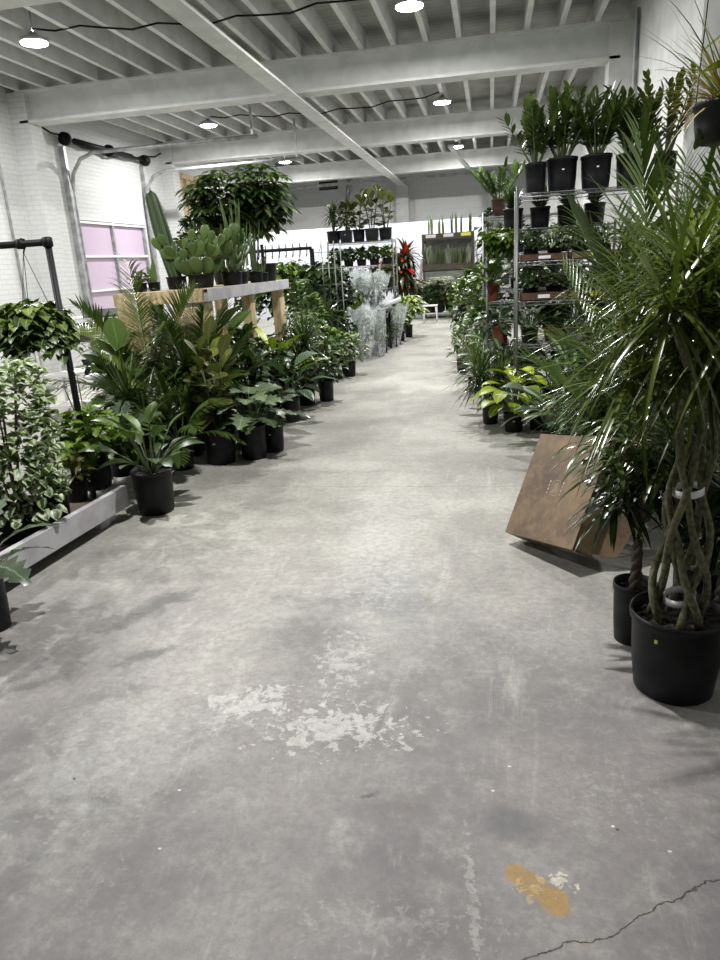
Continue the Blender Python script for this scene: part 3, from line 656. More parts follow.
# ---------------------------------------------------------------- pipe racks
def joint(t, p, mat='black_pipe', r=.032):
    M = MB(); 
    lathe(M, [(r*.6, -r), (r, -r*.8), (r, r*.8), (r*.6, r)], 14); o = M.build('elbow', M_[mat], t, p); return o
t = thing('pipe_rack', 'black pipe frame at the left edge with trailing plants hung from it', 'plant rack', (-2.72, 4.2, 0))
M = MB(); tube(M, [(0, 0, 0), (0, 0, 1.72)], .021, 12); M.build('post', M_['black_pipe'], t)
M = MB(); tube(M, [(-1.9, -.0, 0), (-1.9, 0, 1.72)], .021, 12); M.build('post', M_['black_pipe'], t)
M = MB(); tube(M, [(-1.9, 0, 1.74), (0, 0, 1.74)], .021, 12); M.build('top_rail', M_['black_pipe'], t)
for xx in (-1.9, 0): joint(t, (xx, 0, 1.74))
joint(t, (-.19, 0, 1.74), r=.03)
def hanging(name, label, X, Y, Zp, trail, r, hook, mat, seed, cat='hanging plant', style='black', pr=.10, ph=.10, **o):
    t = thing(name, label, cat, (X, Y, Zp)); pm, sm = pot_mesh(pr, ph, style); link('pot', pm, t); link('soil', sm, t)
    S, F = foliage('hang', trail, r, mat, seed, o); link('foliage', F, t, (0,0,ph*.85)); link('stems', S, t, (0,0,ph*.85))
    for k in range(3):
        a = k*2.094+.4; M = MB(); tube(M, [(pr*math.cos(a), pr*math.sin(a), ph*.96), (0, 0, hook-Zp-.05)], .0022, 5); M.build('hanger_wire', M_['black_plastic'], t)
    M = MB(); tube(M, [(0,0,hook-Zp-.055), (.012,0,hook-Zp-.03), (.03,0,hook-Zp-.005), (.022,0,hook-Zp+.027), (0,0,hook-Zp+.032), (-.024,0,hook-Zp+.015)], .005, 6); M.build('hook', M_['black_pipe'], t)
    return t
hanging('hanging_pothos', 'trailing heart-leaved pothos hung at the right end of the black pipe frame', -2.90, 4.2, 1.25, .30, .19, 1.74, 'mid2', 71, L=.105, n=52)
hanging('hanging_pothos', 'trailing pothos hung left of the other one, at the very left edge', -3.30, 4.2, 1.23, .32, .19, 1.74, 'mid2', 72, L=.11, n=52)
t = thing('pipe_rack', 'distant black pipe rail with a row of empty hooks above the green vines', 'plant rack', (-2.95, 12.0, 0))
for xx in (0, -2.2):
    M = MB(); tube(M, [(xx, 0, 0), (xx, 0, 1.78)], .04, 10); M.build('post', M_['black_pipe'], t)
M = MB(); tube(M, [(-2.2, 0, 1.79), (0, 0, 1.79)], .028, 10); M.build('top_rail', M_['black_pipe'], t)
for k in range(9):
    M = MB(); x0 = -.08-k*.12; tube(M, [(x0, 0, 1.88), (x0, 0, 1.79), (x0, -.02, 1.70), (x0, -.05, 1.66), (x0, -.06, 1.70)], .010, 5); M.build('hook', M_['black_pipe'], t)
for i, (xx, yy, zz, s, mt, lab) in enumerate(((-3.15, 12.0, 1.30, 73, 'mid', 'trailing vine mass hung under the right end of the distant hook rail'), (-3.45, 11.8, 1.36, 74, 'bright', 'bright trailing vine second from the right under the distant hook rail'), (-3.8, 12.0, 1.30, 75, 'deep', 'dark trailing vine under the left part of the distant hook rail'), (-2.75, 11.7, 1.30, 76, 'deep', 'dark trailing vine beside the post of the distant hook rail'))):
    hanging('hanging_vine', lab, xx, yy, zz, .95, .30, 1.79, mt, s, L=.15, n=44, style='black', pr=.13, ph=.12)
# green wire trellis
t = thing('wire_trellis', 'tall thin wire trellis grid beside the distant hook rail', 'trellis', (-2.62, 11.3, 0))
for k in range(4):
    M = MB(); tube(M, [(k*.10, 0, 0), (k*.10, 0, 1.86)], .009, 6); M.build('upright_wire', M_['grey_panel'], t)
for k in range(6):
    M = MB(); tube(M, [(-.12, 0, .45+k*.25), (.36, 0, .45+k*.25)], .006, 5); M.build('cross_wire', M_['grey_panel'], t)

# ---------------------------------------------------------------- low bench board (left front)
t = thing('plant_bench', 'low pale grey-lavender painted plank bench along the left aisle edge', 'bench', (-2.335, 3.9, 0), rad(-4))
M = flat(MB()); box(M, (0-.04, -2.2, .075), (0, .08, .215)); bev(M.build('face_board', M_['painted_board'], t), .003)
M = flat(MB()); box(M, (-1.0, -2.2, .08), (-.04, .08, .118)); M.build('bench_top', M_['rack_wood'], t)
for yy, nm in ((-.12, 'foot'), (-1.15, 'foot'), (-2.1, 'foot')):
    M = flat(MB()); box(M, (-.9, yy-.05, 0), (-.06, yy+.05, .08)); M.build(nm, M_['painted_board'], t)
# ---------------------------------------------------------------- tall plywood plant table
t = thing('plant_table', 'tall plywood plant table with a grey painted edge, cactus and money tree on top', 'table', (-2.95, 7.45, 0))
M = flat(MB()); box(M, (-.45, -1.3, 1.33), (.45, 1.38, 1.36)); M.build('tabletop', M_['pine_plywood'], t)
M = flat(MB()); box(M, (.41, -1.3, 1.25), (.452, 1.38, 1.362)); bev(M.build('edge_board', M_['painted_board'], t), .003)
M = flat(MB()); box(M, (-.45, 1.34, 1.25), (.41, 1.38, 1.33)); M.build('end_rail', M_['painted_board'], t)
M = flat(MB()); box(M, (-.45, -1.34, 1.25), (.41, -1.30, 1.36)); M.build('end_rail', M_['pine_plywood'], t)
for (xa, xb, ya, yb, m) in ((.10, .40, -1.30, -1.24, 'n'), (.34, .40, -1.24, -1.08, 'n'), (.30, .40, 1.10, 1.30, 'f'), (-.45, -.18, -1.30, -1.24, 'b'), (-.45, -.35, 1.10, 1.30, 'g'), (.30, .40, 0, .14, 'm')):
    M = flat(MB()); box(M, (xa, ya, 0), (xb, yb, 1.33)); bev(M.build('leg', M_['pine_plywood'], t), .003)
M = flat(MB()); box(M, (-.43, -1.35, 1.02), (-.10, -1.305, 1.33)); M.build('plywood_gusset', M_['pine_plywood'], t)
TZ = 1.362
plant('column', 'potted_cactus', 'tall ribbed columnar cactus leaning left on the near end of the table', 'cactus', -3.05, 6.75, TZ, .84, .068, .10, .12, 'black', 'cactus', 81, 0.0, None, None, lean=(-.03, 0, 0))
plant('snake', 'potted_snake_plant', 'single flat-leaved succulent leaning left beside the columnar cactus', 'plant', -3.22, 6.6, TZ, .30, .08, .06, .08, 'black', 'paddle', 82, 0, None, None, n=2, W=.07, ln=3.0)
plant('opuntia', 'potted_prickly_pear', 'bushy prickly pear cactus with flat pads right of the columnar cactus', 'cactus', -2.79, 6.75, TZ, .66, .30, .13, .13, 'black', 'paddle', 83, 0.4, None, None)
plant('opuntia', 'potted_prickly_pear', 'second flat-padded cactus, behind and right of the first one on the table', 'cactus', -2.62, 7.15, TZ, .60, .24, .11, .13, 'black', 'paddle', 84, 2.4, None, None)
plant('snake', 'potted_snake_plant', 'upright sword-leaved plant behind the prickly pears on the table', 'plant', -2.63, 7.4, TZ, .80, .16, .10, .13, 'black', 'snake', 85, 0, None, None, n=14, W=.09)
plant('snake', 'potted_snake_plant', 'narrow upright sword-leaved plant in front of the money tree on the table', 'plant', -2.56, 7.75, TZ, .62, .08, .08, .12, 'black', 'snake', 86, 0, None, None, n=7, W=.06)
plant('palmate', 'potted_money_tree', 'money tree with a wide crown of finger leaves at the far end of the table', 'tree', -2.62, 8.25, TZ, 1.16, .44, .15, .20, 'black', 'mid', 87, 0, None, None, trunk=.22, n=150, L=.22, wr=.27, droop=1.0, stem='woody')
plant('palmate', 'potted_money_tree', 'second finger-leaved tree, left of and behind the money tree on the table', 'tree', -3.0, 7.95, TZ, 1.08, .42, .13, .18, 'black', 'mid', 88, 0, None, None, trunk=.22, n=130, L=.22, wr=.27, droop=1.0, stem='woody')
plant('bush', 'potted_peperomia', 'small leafy plant at the left end of the table', 'plant', -3.32, 6.5, TZ, .13, .12, .07, .08, 'black', 'mid', 89, None, None, None, n=60, L=.05, wr=.7, shape='heart')
plant('bush', 'potted_jade_plant', 'dark leafy plant between the columnar cactus and the prickly pear', 'plant', -2.95, 7.1, TZ, .62, .24, .10, .12, 'black', 'deep', 90, None, None, None, n=260, L=.10, wr=.55, shape='round')
plant('snake', 'potted_aloe', 'small aloe-like rosette at the right front of the table', 'plant', -2.55, 7.95, TZ, .24, .1, .07, .10, 'black', 'snake', 91, 0, None, None, n=8, W=.03, ln=2.5)

# ---------------------------------------------------------------- shelves near the left wall
t = thing('storage_shelf', 'white metal storage shelf standing behind the palms below the lavender door', 'shelf', (-4.45, 7.45, 0))
for xx in (-.62, .62):
    for yy in (-.2, .2): M = flat(MB()); box(M, (xx-.018, yy-.018, 0), (xx+.018, yy+.018, 1.12)); M.build('post', M_['white_metal'], t)
for zz in (.12, .48, .84, 1.10): M = flat(MB()); box(M, (-.62, -.2, zz-.02), (.62, .2, zz)); M.build('shelf_board', M_['white_metal'], t)
def crate(name, label, cat, loc, size, mat, group=None, rz=0):
    t = thing(name, label, cat, loc, rz, group); w, d, h = size; M = flat(MB()); k = .012
    box(M, (-w/2, -d/2, 0), (w/2, d/2, k)); box(M, (-w/2, -d/2, 0), (-w/2+k, d/2, h)); box(M, (w/2-k, -d/2, 0), (w/2, d/2, h)); box(M, (-w/2, -d/2, 0), (w/2, -d/2+k, h)); box(M, (-w/2, d/2-k, 0), (w/2, d/2, h))
    M.build('crate_body', M_[mat], t)
    for s in (-1, 1): M = flat(MB()); box(M, (-w/2-.006, s*d/2-.006, h-.02), (w/2+.006, s*d/2+.006, h+.006)); M.build('rim', M_[mat], t)
    return t
crate('storage_crate', 'dark open crate on the top shelf of the white storage shelf', 'crate', (-4.6, 7.45, .84), (.5, .34, .18), 'black_plastic')
crate('storage_crate', 'dark open crate on the middle shelf of the white storage shelf', 'crate', (-4.25, 7.45, .48), (.6, .34, .16), 'black_plastic')
crate('storage_crate', 'grey tray lying on top of the white storage shelf', 'crate', (-4.2, 7.45, 1.10), (.5, .34, .07), 'grey_plastic')
crate('storage_box', 'small red box on the white storage shelf behind the fiddle-leaf fig', 'box', (-3.98, 7.36, .84), (.14, .16, .16), 'red_label')

# ---------------------------------------------------------------- far left rack with planters on top
def wire_shelf_mesh(w, d, n=None):
    M = MB(); n = n or int(w/.045)
    for yy in (-d/2, d/2):
        for zz in (0, -.028): tube(M, [(-w/2, yy, zz), (w/2, yy, zz)], .0035, 5)
        pts = [(-w/2 + w*k/(2*n), yy, -.028*(k % 2)) for k in range(2*n+1)]; tube(M, pts, .002, 4)
    for xx in (-w/2, w/2):
        for zz in (0, -.028): tube(M, [(xx, -d/2, zz), (xx, d/2, zz)], .0035, 5)
    for k in range(n+1): x0 = -w/2 + w*k/n; tube(M, [(x0, -d/2, .004), (x0, d/2, .004)], .0022, 4)
    for k in (1, 2): tube(M, [(-w/2, -d/2+d*k/3, -.002), (w/2, -d/2+d*k/3, -.002)], .003, 4)
    return M.mesh('wire_shelf', M_['chrome'])
def wire_rack(label, X, Y, w, d, top, levels, rz=0, pm='chrome', group=None):
    t = thing('wire_shelving_unit', label, 'shelving', (X, Y, 0), rz, group); wm = wire_shelf_mesh(w, d)
    for sx in (-1, 1):
        for sy in (-1, 1):
            M = MB(); tube(M, [(sx*w/2, sy*d/2, .03), (sx*w/2, sy*d/2, top)], .0125, 10)
            p = M.build('post', M_[pm], t); F = MB(); lathe(F, [(.018, 0), (.022, .008), (.012, .035)], 12); F.build('foot', M_['black_plastic'], p, (sx*w/2, sy*d/2, 0))
    for z in levels: link('wire_shelf', wm, t, (0,0,z))
    return t
wire_rack('chrome wire rack on the right whose top carries the tall dark potted plants', .85, 6.68, 1.26, .46, 2.03, (.14, .72, 1.09, 1.42, 1.97))
wire_rack('second wire rack standing just behind the front one, sticking out towards the aisle', .56, 7.62, 1.2, .46, 1.75, (.18, .60, 1.03, 1.48, 1.72))
wire_rack('third wire rack farther back on the right, with the arching plant on its corner', .52, 9.0+.9, 1.24, .46, 2.02, (.18, .62, 1.05, 1.5, 1.96))
wire_rack('distant wire rack on the left with a row of potted figs on its top', -2.28, 13.1, 1.16, .46, 1.88, (.20, .62, 1.05, 1.45, 1.86))

# ZZ plants on the top of the front rack
ZT = 1.977
leafmat('zzleaf', (.014,.034,.010), (.10,.17,.04))
for (x, y, h, sd, r, lab, rr, pn, lb) in (
    (.37, 6.55, .50, 101, .2, 'left end plant of the dark upright row on top of the front wire rack', .088, .235, None),
    (.59, 6.62, .56, 102, .25, 'second dark upright plant on top of the front wire rack, pot with a white sticker', .128, .265, 'white_label'),
    (.865, 6.62, .52, 103, .25, 'third dark upright plant on top of the front wire rack, pot with a white sticker', .128, .265, 'white_label'),
    (1.15, 6.68, .54, 104, .25, 'fourth dark upright plant on top of the front wire rack, partly behind the palm frond', .12, .26, None),
    (1.41, 6.62, .60, 105, .2, 'right end plant of the dark upright row on top of the front wire rack', .09, .24, None)):
    plant('zz', 'potted_zamioculcas', lab, 'plant', x, y, ZT, h, r, rr, pn, 'ribbed', 'zzleaf', sd, None, 'dark upright plants on the front wire rack', lb, n=17 if rr > .1 else 10, m=10, ln=1.25)
# trays and small plants on the racks
def tray(label, X, Y, Zb, w, d, h, mat, group='plant trays on the wire racks'):
    t = thing('plant_tray', label, 'tray', (X, Y, Zb), 0, group); M = flat(MB()); k = .006
    box(M, (-w/2, -d/2, 0), (w/2, d/2, k)); box(M, (-w/2, -d/2, 0), (-w/2+k, d/2, h)); box(M, (w/2-k, -d/2, 0), (w/2, d/2, h)); box(M, (-w/2, -d/2, 0), (w/2, -d/2+k, h)); box(M, (-w/2, d/2-k, 0), (w/2, d/2, h))
    M.build('tray_body', M_[mat], t)
    M = flat(MB()); box(M, (-.05, -d/2-.003, h*.3), (.05, -d/2-.0005, h*.75)); M.build('tray_label', M_['white_label'] if mat != 'tray_kraft' else M_['yellow_label'], t)
tray('brown cardboard tray on the left of the upper shelf of the front wire rack', .45, 6.66, 1.428, .40, .40, .055, 'tray_brown')
tray('kraft cardboard tray on the middle of the upper shelf of the front wire rack', .87, 6.66, 1.428, .40, .40, .055, 'tray_kraft')
tray('brown cardboard tray at the right end of the upper shelf of the front wire rack', 1.27, 6.66, 1.428, .38, .40, .055, 'tray_brown')
tray('brown cardboard tray on the left of the middle shelf of the front wire rack', .45, 6.66, 1.098, .40, .40, .065, 'tray_brown')
tray('kraft cardboard tray in the middle of the middle shelf of the front wire rack', .87, 6.66, 1.098, .40, .40, .065, 'tray_kraft')
tray('kraft cardboard tray at the right end of the middle shelf of the front wire rack', 1.27, 6.66, 1.098, .38, .40, .065, 'tray_kraft')
PAL = ['variegpale', 'deep', 'mid', 'calathea', 'bluegrey', 'aglao', 'deep', 'mid', 'varieg']
POS_ = ['far left', 'second from the left', 'third from the left', 'fourth from the left', 'fifth from the left', 'sixth from the left']
LV = ((1.436, 'upper', .17, .065, 'deep variegpale flowers bluegrey mid deep', 'white small black'), (1.106, 'middle', .20, .07, 'deep bluegrey calathea deep aglao mid', ''), (.728, 'lower', .24, .08, 'calathea deep aglao mid deep bluegrey', ''), (.148, 'bottom', .34, .09, 'deep calathea deep aglao mid deep', ''))
WORD = dict(deep='dark green', variegpale='pale cream-flecked', flowers='white-flowered', bluegrey='grey-green', mid='mid green', calathea='pale-striped', aglao='pale-centred', bright='bright green', varieg='yellow-flecked', silver='silvery')
sd = 120
for (z, lv, hh, pr_, mats, _) in LV:
    for k, m in enumerate(mats.split()):
        sd += 1; st = 'black'
        if lv == 'lower': st = ('black', 'terra', 'grey', 'grey', 'terra', 'black')[k]
        fl = m == 'flowers'; mm = 'deep' if fl else m
        pot_w = dict(black='black', terra='red terracotta', grey='round grey')[st]
        lab = ('%s plant, black pot, %s, %s shelf of front wire rack' % (WORD[m], POS_[k].replace('the ', ''), lv)) if st == 'black' else ('%s plant in a %s pot, %s, %s shelf, front rack' % (WORD[m], pot_w, POS_[k].replace('the ', ''), lv))
        kd = 'broad' if m in ('calathea', 'aglao', 'bluegrey') else 'bush'
        o = dict(n=14, L=hh*.8, wr=.45) if kd == 'broad' else dict(n=90, L=hh*.35, wr=.6)
        if m == 'flowers' or m == 'variegpale': o['blooms'] = 'flower_white'; o['nb'] = 16
        plant(kd, 'potted_houseplant', lab, 'plant', .34 + k*.205, 6.60 + .05*(k % 2), z, hh, .15, pr_*(1.15 if st != 'black' else 1), pr_*1.6, st, mm, sd, None, 'small plants on the front wire rack', None, **o)
for (z, lv, hh, mats) in ((.19, 'bottom', .36, 'deep mid deep calathea'), (.61, 'lower', .30, 'skip aglao deep mid'), (1.04, 'middle', .30, 'skip mid deep aglao'), (1.49, 'upper', .14, 'skip deep mid variegpale')):
    for k, m in enumerate(mats.split()):
        if m == 'skip': continue
        sd += 1; kd = 'broad' if m in ('calathea', 'aglao') else 'bush'
        o = dict(n=14, L=hh*.8, wr=.45) if kd == 'broad' else dict(n=100, L=hh*.35, wr=.55)
        plant(kd, 'potted_houseplant', '%s plant, %s, %s shelf of the second wire rack' % (WORD[m], POS_[k], lv), 'plant', .10 + k*.30, 7.60, z, hh, .18, .08, .13, 'black', m, sd, None, 'small plants on the second wire rack', None, **o)
for k in range(4):
    sd += 1; plant('zz', 'potted_zamioculcas', 'black-potted plant, %s of four, on top of the second wire rack' % POS_[k].replace(' from the left', '').replace('far left', 'leftmost').replace('fourth', 'rightmost'), 'plant', .22 + k*.26, 7.62, 1.727, .16, .16, .10, .20, 'ribbed', 'deep', sd, None, 'black pots on top of the second wire rack', None, n=8, m=5)
for k, m in enumerate(('mid', 'deep', 'bright', 'deep')):
    for z, lv, hh in ((.63, 'lower', .34), (1.06, 'middle', .34), (1.51, 'upper', .34)):
        sd += 1
        if k == 0 and lv == 'upper': continue
        plant('bush', 'potted_houseplant', '%s plant, %s, %s shelf of the third wire rack' % (WORD[m], POS_[k], lv), 'plant', .02 + k*.32, 9.88, z, hh, .2, .09, .12, 'black', m, sd % 3 + 300, sd*1.3, 'plants on the third wire rack', None, n=120, L=.10, wr=.5)

# far left rack, top row and shelves
for k, (x, kd, m, h, w, lab) in enumerate(((-2.78, 'drac', 'drac', .48, .14, 'spiky dracaena, leftmost on top of the distant wire rack'), (-2.55, 'bush', 'olive', .52, .13, 'bushy dark plant with white pot label, second on top of the distant wire rack'), (-2.32, 'fig', 'olive', .60, .12, 'fiddle-leaf fig, third from the left on top of the distant wire rack'), (-2.08, 'fig', 'olive', .68, .14, 'tallest fiddle-leaf fig, fourth on top of the distant wire rack'), (-1.84, 'fig', 'olive', .66, .13, 'fiddle-leaf fig at the right end of the top of the distant wire rack'))):
    o = dict(drac=dict(heads=3, n=50, W=.018, L=.28), bush=dict(n=200, L=.11, wr=.5), fig=dict(stems=3, n=12, L=.17, wr=.75, u0=.1, sp=.6))[kd]
    plant(kd, 'potted_shrub' if kd != 'fig' else 'potted_fiddle_leaf_fig', lab, 'plant', x, 13.05, 1.865, h, .22, w*.9, .21, 'square' if k in (1, 3) else 'black', m, 400+k, None, 'plants on top of the distant wire rack', 'white_label' if k == 1 else None, **o)
for k, (m, bl) in enumerate((('deep', None), ('deep', None), ('deep', None), ('mid', 'flower_white'), ('bright', None))):
    plant('bush', 'potted_foliage_plant', '%s plant, %s, upper shelf of the distant wire rack' % (('dark-leaved', 'dark glossy', 'dark bushy', 'white-flowered', 'yellow-green')[k], POS_[k]), 'plant', -2.76+k*.235, 13.0, 1.455, .24, .18, .09, .11, 'black', m, 410+k, None, 'plants on the upper shelf of the distant wire rack', None, n=120, L=.11, wr=.5, **(dict(blooms=bl, nb=20) if bl else {}))
for k, (m, bl) in enumerate((('bright', None), ('mid', 'flower_white'), ('mid', 'flower_coral'), ('mid', 'flower_coral'), ('mid', 'flower_yellow'))):
    plant('bush', 'potted_flower', '%s, %s, middle shelf of the distant wire rack' % (('lime green leafy plant', 'white-flowering plant', 'coral-flowering plant', 'dense coral-flowering plant', 'yellow-flowering plant')[k], POS_[k]), 'plant', -2.76+k*.235, 12.95, 1.055, .26, .17, .09, .12, 'black', m, 420+k, None, 'flowering plants on the distant wire rack', None, n=90, L=.12, wr=.5, **(dict(blooms=bl, nb=45) if bl else {}))
plant('drac', 'potted_cordyline', 'tall plant with red upper leaves and dark drooping lower leaves beside the distant rack', 'plant', -1.93, 15.4, 0, 1.62, .34, .17, .26, 'black', 'red', 430, 0.3, None, None, heads=6, n=60, W=.11, L=.46, hb=.50, droop=1.7, lean=.5)

# ---------------------------------------------------------------- wrapped plants
def sleeve(label, X, Y, Zb, h, r0, r1, seed, lean=(0, 0), group='plants in clear plastic sleeves'):
    rnd = random.Random(seed); t = thing('sleeved_plant', label, 'wrapped plant', (X, Y, Zb), 0, group); M = MB(); n = 36; vs = []; fs = []; K = 8; ph = [rnd.uniform(0, 6) for _ in range(3)]
    for i in range(K+1):
        u = i/K
        for k in range(n):
            a = 2*PI*k/n; w = .06*math.sin(3*a+ph[0]) + .05*math.sin(7*a+ph[1]+u*2) + .025*math.sin(13*a+ph[2]-u*3)
            r = (r0 + (r1-r0)*u**.9)*(1 + w*(.3+1.2*u)); zz = h*u + (0.05*h*math.sin(5*a+ph[0]) + .04*h*math.sin(2*a+ph[2]))*u**3
            vs.append((r*math.cos(a) + lean[0]*u, r*math.sin(a)*.9 + lean[1]*u, zz + .008))
    for i in range(K):
        for k in range(n): q = (k+1) % n; fs.append((i*n+k, i*n+q, (i+1)*n+q, (i+1)*n+k))
    M.add(vs, fs); M.build('plastic_sleeve', M_['plastic_sleeve'], t)
    pm, sm = pot_mesh(r0*.86, h*.24, 'black'); link('pot', pm, t, (0,0,.004)); link('soil', sm, t, (0,0,.004))
    S, F = foliage('bush', h*.78, r1*.72, 'mid', seed % 3 + 500, dict(n=110, L=.14, wr=.4)); link('foliage', F, t, (lean[0]*.4, lean[1]*.4, h*.2)); link('stems', S, t, (0, 0, h*.2))
sleeve('wrapped plant nearest the camera of the pair standing at the aisle edge, left one', -2.07, 11.45, 0, .80, .13, .24, 1)
sleeve('slimmer wrapped plant, right one of the pair at the aisle edge', -1.83, 11.65, 0, .78, .10, .13, 2)
sleeve('single wrapped plant farther along the aisle edge, its sleeve flaring right', -1.80, 13.0, 0, .74, .13, .22, 3, (.10, 0))
t = thing('display_table', 'low dark table carrying the big cluster of wrapped plants', 'table', (-2.28, 12.35, 0))
M = flat(MB()); box(M, (-.55, -.35, .66), (.55, .35, .70)); M.build('tabletop', M_['black_plastic'], t)
for sx in (-1, 1):
    for sy in (-1, 1): M = flat(MB()); box(M, (sx*.5-.02, sy*.3-.02, 0), (sx*.5+.02, sy*.3+.02, .66)); M.build('leg', M_['black_plastic'], t)
for k, (x, y, lx, lab) in enumerate(((-2.66, 12.3, -.03, 'leftmost'), (-2.44, 12.2, 0, 'second from the left'), (-2.21, 12.25, .0, 'third from the left'), (-1.97, 12.25, .06, 'rightmost'), (-2.3, 12.55, .0, 'rearmost'))):
    sleeve('%s wrapped plant of the cluster on the low dark table' % lab, x, y, .70, .62 if k < 4 else .68, .10, .23, 10+k, (lx, 0))
t = thing('rolled_sheet', 'white roll lying slantwise below the cluster of wrapped plants', 'roll', (-1.75, 12.55, .78))
M = MB(); tube(M, [(-.22, -.2, -.05), (.22, -.15, .09)], .035, 12); M.build('roll', M_['white_label'], t)

# ---------------------------------------------------------------- far display rack, benches, stool
t = thing('display_rack', 'dark wooden two-tier display rack filled with tall sword-leaved plants before the white partition', 'display rack', (-1.13, 20.1, 0))
for sx in (-.66, .66):
    for sy in (-.25, .25): M = flat(MB()); box(M, (sx-.03, sy-.03, 0), (sx+.03, sy+.03, 2.12)); M.build('post', M_['tray_brown'] if False else M_['rack_wood'], t)
for zz in (1.20, 1.98): M = flat(MB()); box(M, (-.68, -.28, zz-.02), (.68, .28, zz)); M.build('shelf_board', M_['rack_wood'], t)
for zz in (1.20, 1.98): M = flat(MB()); box(M, (-.69, -.30, zz), (.69, -.28, zz+.15)); M.build('front_rail', M_['rack_wood'], t)
M = flat(MB()); box(M, (-.66, .24, .2), (.66, .27, 1.98)); M.build('back_panel', M_['grey_panel'], t)
M = flat(MB()); box(M, (-.66, -.27, .55), (.66, -.25, 1.16)); M.build('front_panel', M_['grey_panel'], t)
for k, (xx, m) in enumerate(((-.45, 'white_label'), (.02, 'white_label'), (.48, 'yellow_label'))):
    M = flat(MB()); box(M, (xx-.13, -.312, 2.03), (xx+.13, -.30, 2.11)); M.build('price_card', M_[m], t)
SW = 'leftmost second third fourth fifth sixth seventh rightmost'.split()
for k in range(8):
    dx = (-.50, -.42, -.22, -.12, .10, .20, .34, .56)[k]
    plant('snake', 'potted_snake_plant', 'pale upright sword-leaved plant, %s, top tier of the far display rack' % (SW[k] if k in (0, 7) else SW[k] + ' from left'), 'plant', -1.13+dx*1.05, 20.1 - .06*(k % 2), 1.98, .56+.04*(k % 3), .06, .05, .14, 'black', 'variegpale' if k in (1, 2, 5) else 'snake', 600+k % 4, k*1.1, 'sword-leaved plants on the top tier of the far rack', None, n=4, W=.06, ln=.3)
for k in range(7):
    plant('snake', 'potted_snake_plant', 'dark sword-leaved plant, %s on the lower tier of the far display rack' % (('leftmost', 'second from the left', 'third from the left', 'in the middle', 'third from the right', 'second from the right', 'rightmost')[k]), 'plant', -1.66+k*.178, 20.05, 1.20, .56, .09, .07, .14, 'black', 'snake' if k % 3 else 'variegpale', 610+k % 3, k*1.3, 'sword-leaved plants on the lower tier of the far rack', None, n=12, W=.07)
for k, (x, lab) in enumerate(((-1.98, 'left'), (-.24, 'right'))):
    t = thing('easel_frame', 'grey slanted frame leaning at the %s side of the far display rack' % lab, 'frame', (x, 20.1, 0))
    s = 1 if k == 0 else -1
    for q in (-.2, .2): M = flat(MB()); obox(M, (s*.06, q, .95), (s*.13, 0, .95), (.025, 0, -.003), (0, .02, 0)); M.build('slanted_leg', M_['galv'], t)
    for zz in (.5, 1.0, 1.5): M = flat(MB()); box(M, (-.07+s*(zz-.95)*.137+s*.06, -.2, zz-.015), (.0+s*(zz-.95)*.137+s*.06, .2, zz+.015)); M.build('crossbar', M_['galv'], t)
t = thing('low_bench', 'long low grey bench holding the shrubs at the far end of the aisle', 'bench', (-.95, 19.2, 0))
M = flat(MB()); box(M, (-.85, -.35, .10), (.85, .45, .14)); M.build('bench_top', M_['galv'], t)
for sx in (-.8, 0, .8):
    for sy in (-.3, .4): M = flat(MB()); box(M, (sx-.03, sy-.03, 0), (sx+.03, sy+.03, .10)); M.build('leg', M_['galv'], t)
crate('crate_stand', 'grey upturned crate left of the far display rack', 'crate', (-2.08, 19.3, 0), (.62, .5, .545), 'galv')
t = thing('stool', 'small white metal stool at the far end of the aisle', 'stool', (-1.47, 17.7, 0))
M = flat(MB()); box(M, (-.18, -.14, .39), (.18, .14, .42)); bev(M.build('seat', M_['white_metal'], t), .008)
for sx in (-1, 1):
    for sy in (-1, 1): M = MB(); tube(M, [(sx*.16, sy*.12, 0), (sx*.15, sy*.11, .39)], .013, 8); M.build('leg', M_['white_metal'], t)
for sx in (-1, 1): M = MB(); tube(M, [(sx*.155, -.115, .18), (sx*.155, .115, .18)], .009, 6); M.build('stretcher', M_['white_metal'], t)
M = MB(); tube(M, [(-.155, -.12, .22), (.155, -.12, .22)], .009, 6); M.build('stretcher', M_['white_metal'], t)

# ---------------------------------------------------------------- tilted carton
t = thing('carton', 'brown carton tipped back on its edge on the floor at the right, flaps open behind', 'box', (.225, 3.391, 0))
# local frame: u along the bottom front edge, w up the front face, d into the box
u = V((.28, -.428, 0)).normalized(); back = V((-u.y, u.x, 0)); th = rad(31)
w = (Z*math.cos(th) + back*math.sin(th)).normalized(); d = (back*math.cos(th) - Z*math.sin(th)).normalized()
q0 = Matrix.Rotation(rad(-9), 3, d); u = q0 @ u; w = q0 @ w
HW = .25; HH = .57; D = .13; zb = .105; k = .006
M = flat(MB()); c0 = Z*zb
obox(M, c0 + w*HH/2, u*HW, w*HH/2, d*k); P1 = M.build('front_face', M_['brown_carton'], t)
for s in (-1, 1):
    M = flat(MB()); obox(M, c0 + u*s*(HW-k) + w*HH/2 + d*D/2, u*k, w*HH/2, d*D/2); M.build('side_wall', M_['brown_carton'], t)
M = flat(MB()); obox(M, c0 + w*k + d*D/2, u*HW, w*k, d*D/2); M.build('bottom_wall', M_['brown_carton'], t)
M = flat(MB()); obox(M, c0 + w*(HH-k) + d*D/2, u*HW, w*k, d*D/2); M.build('top_wall', M_['brown_carton'], t)
fl = (d*.75 + w*.62).normalized(); M = flat(MB()); obox(M, c0 + w*(HH-k) + d*D + fl*.08 + u*.02, u*(HW-.01), fl*.08, fl.cross(u)*.003); M.build('flap', M_['brown_carton'], t)
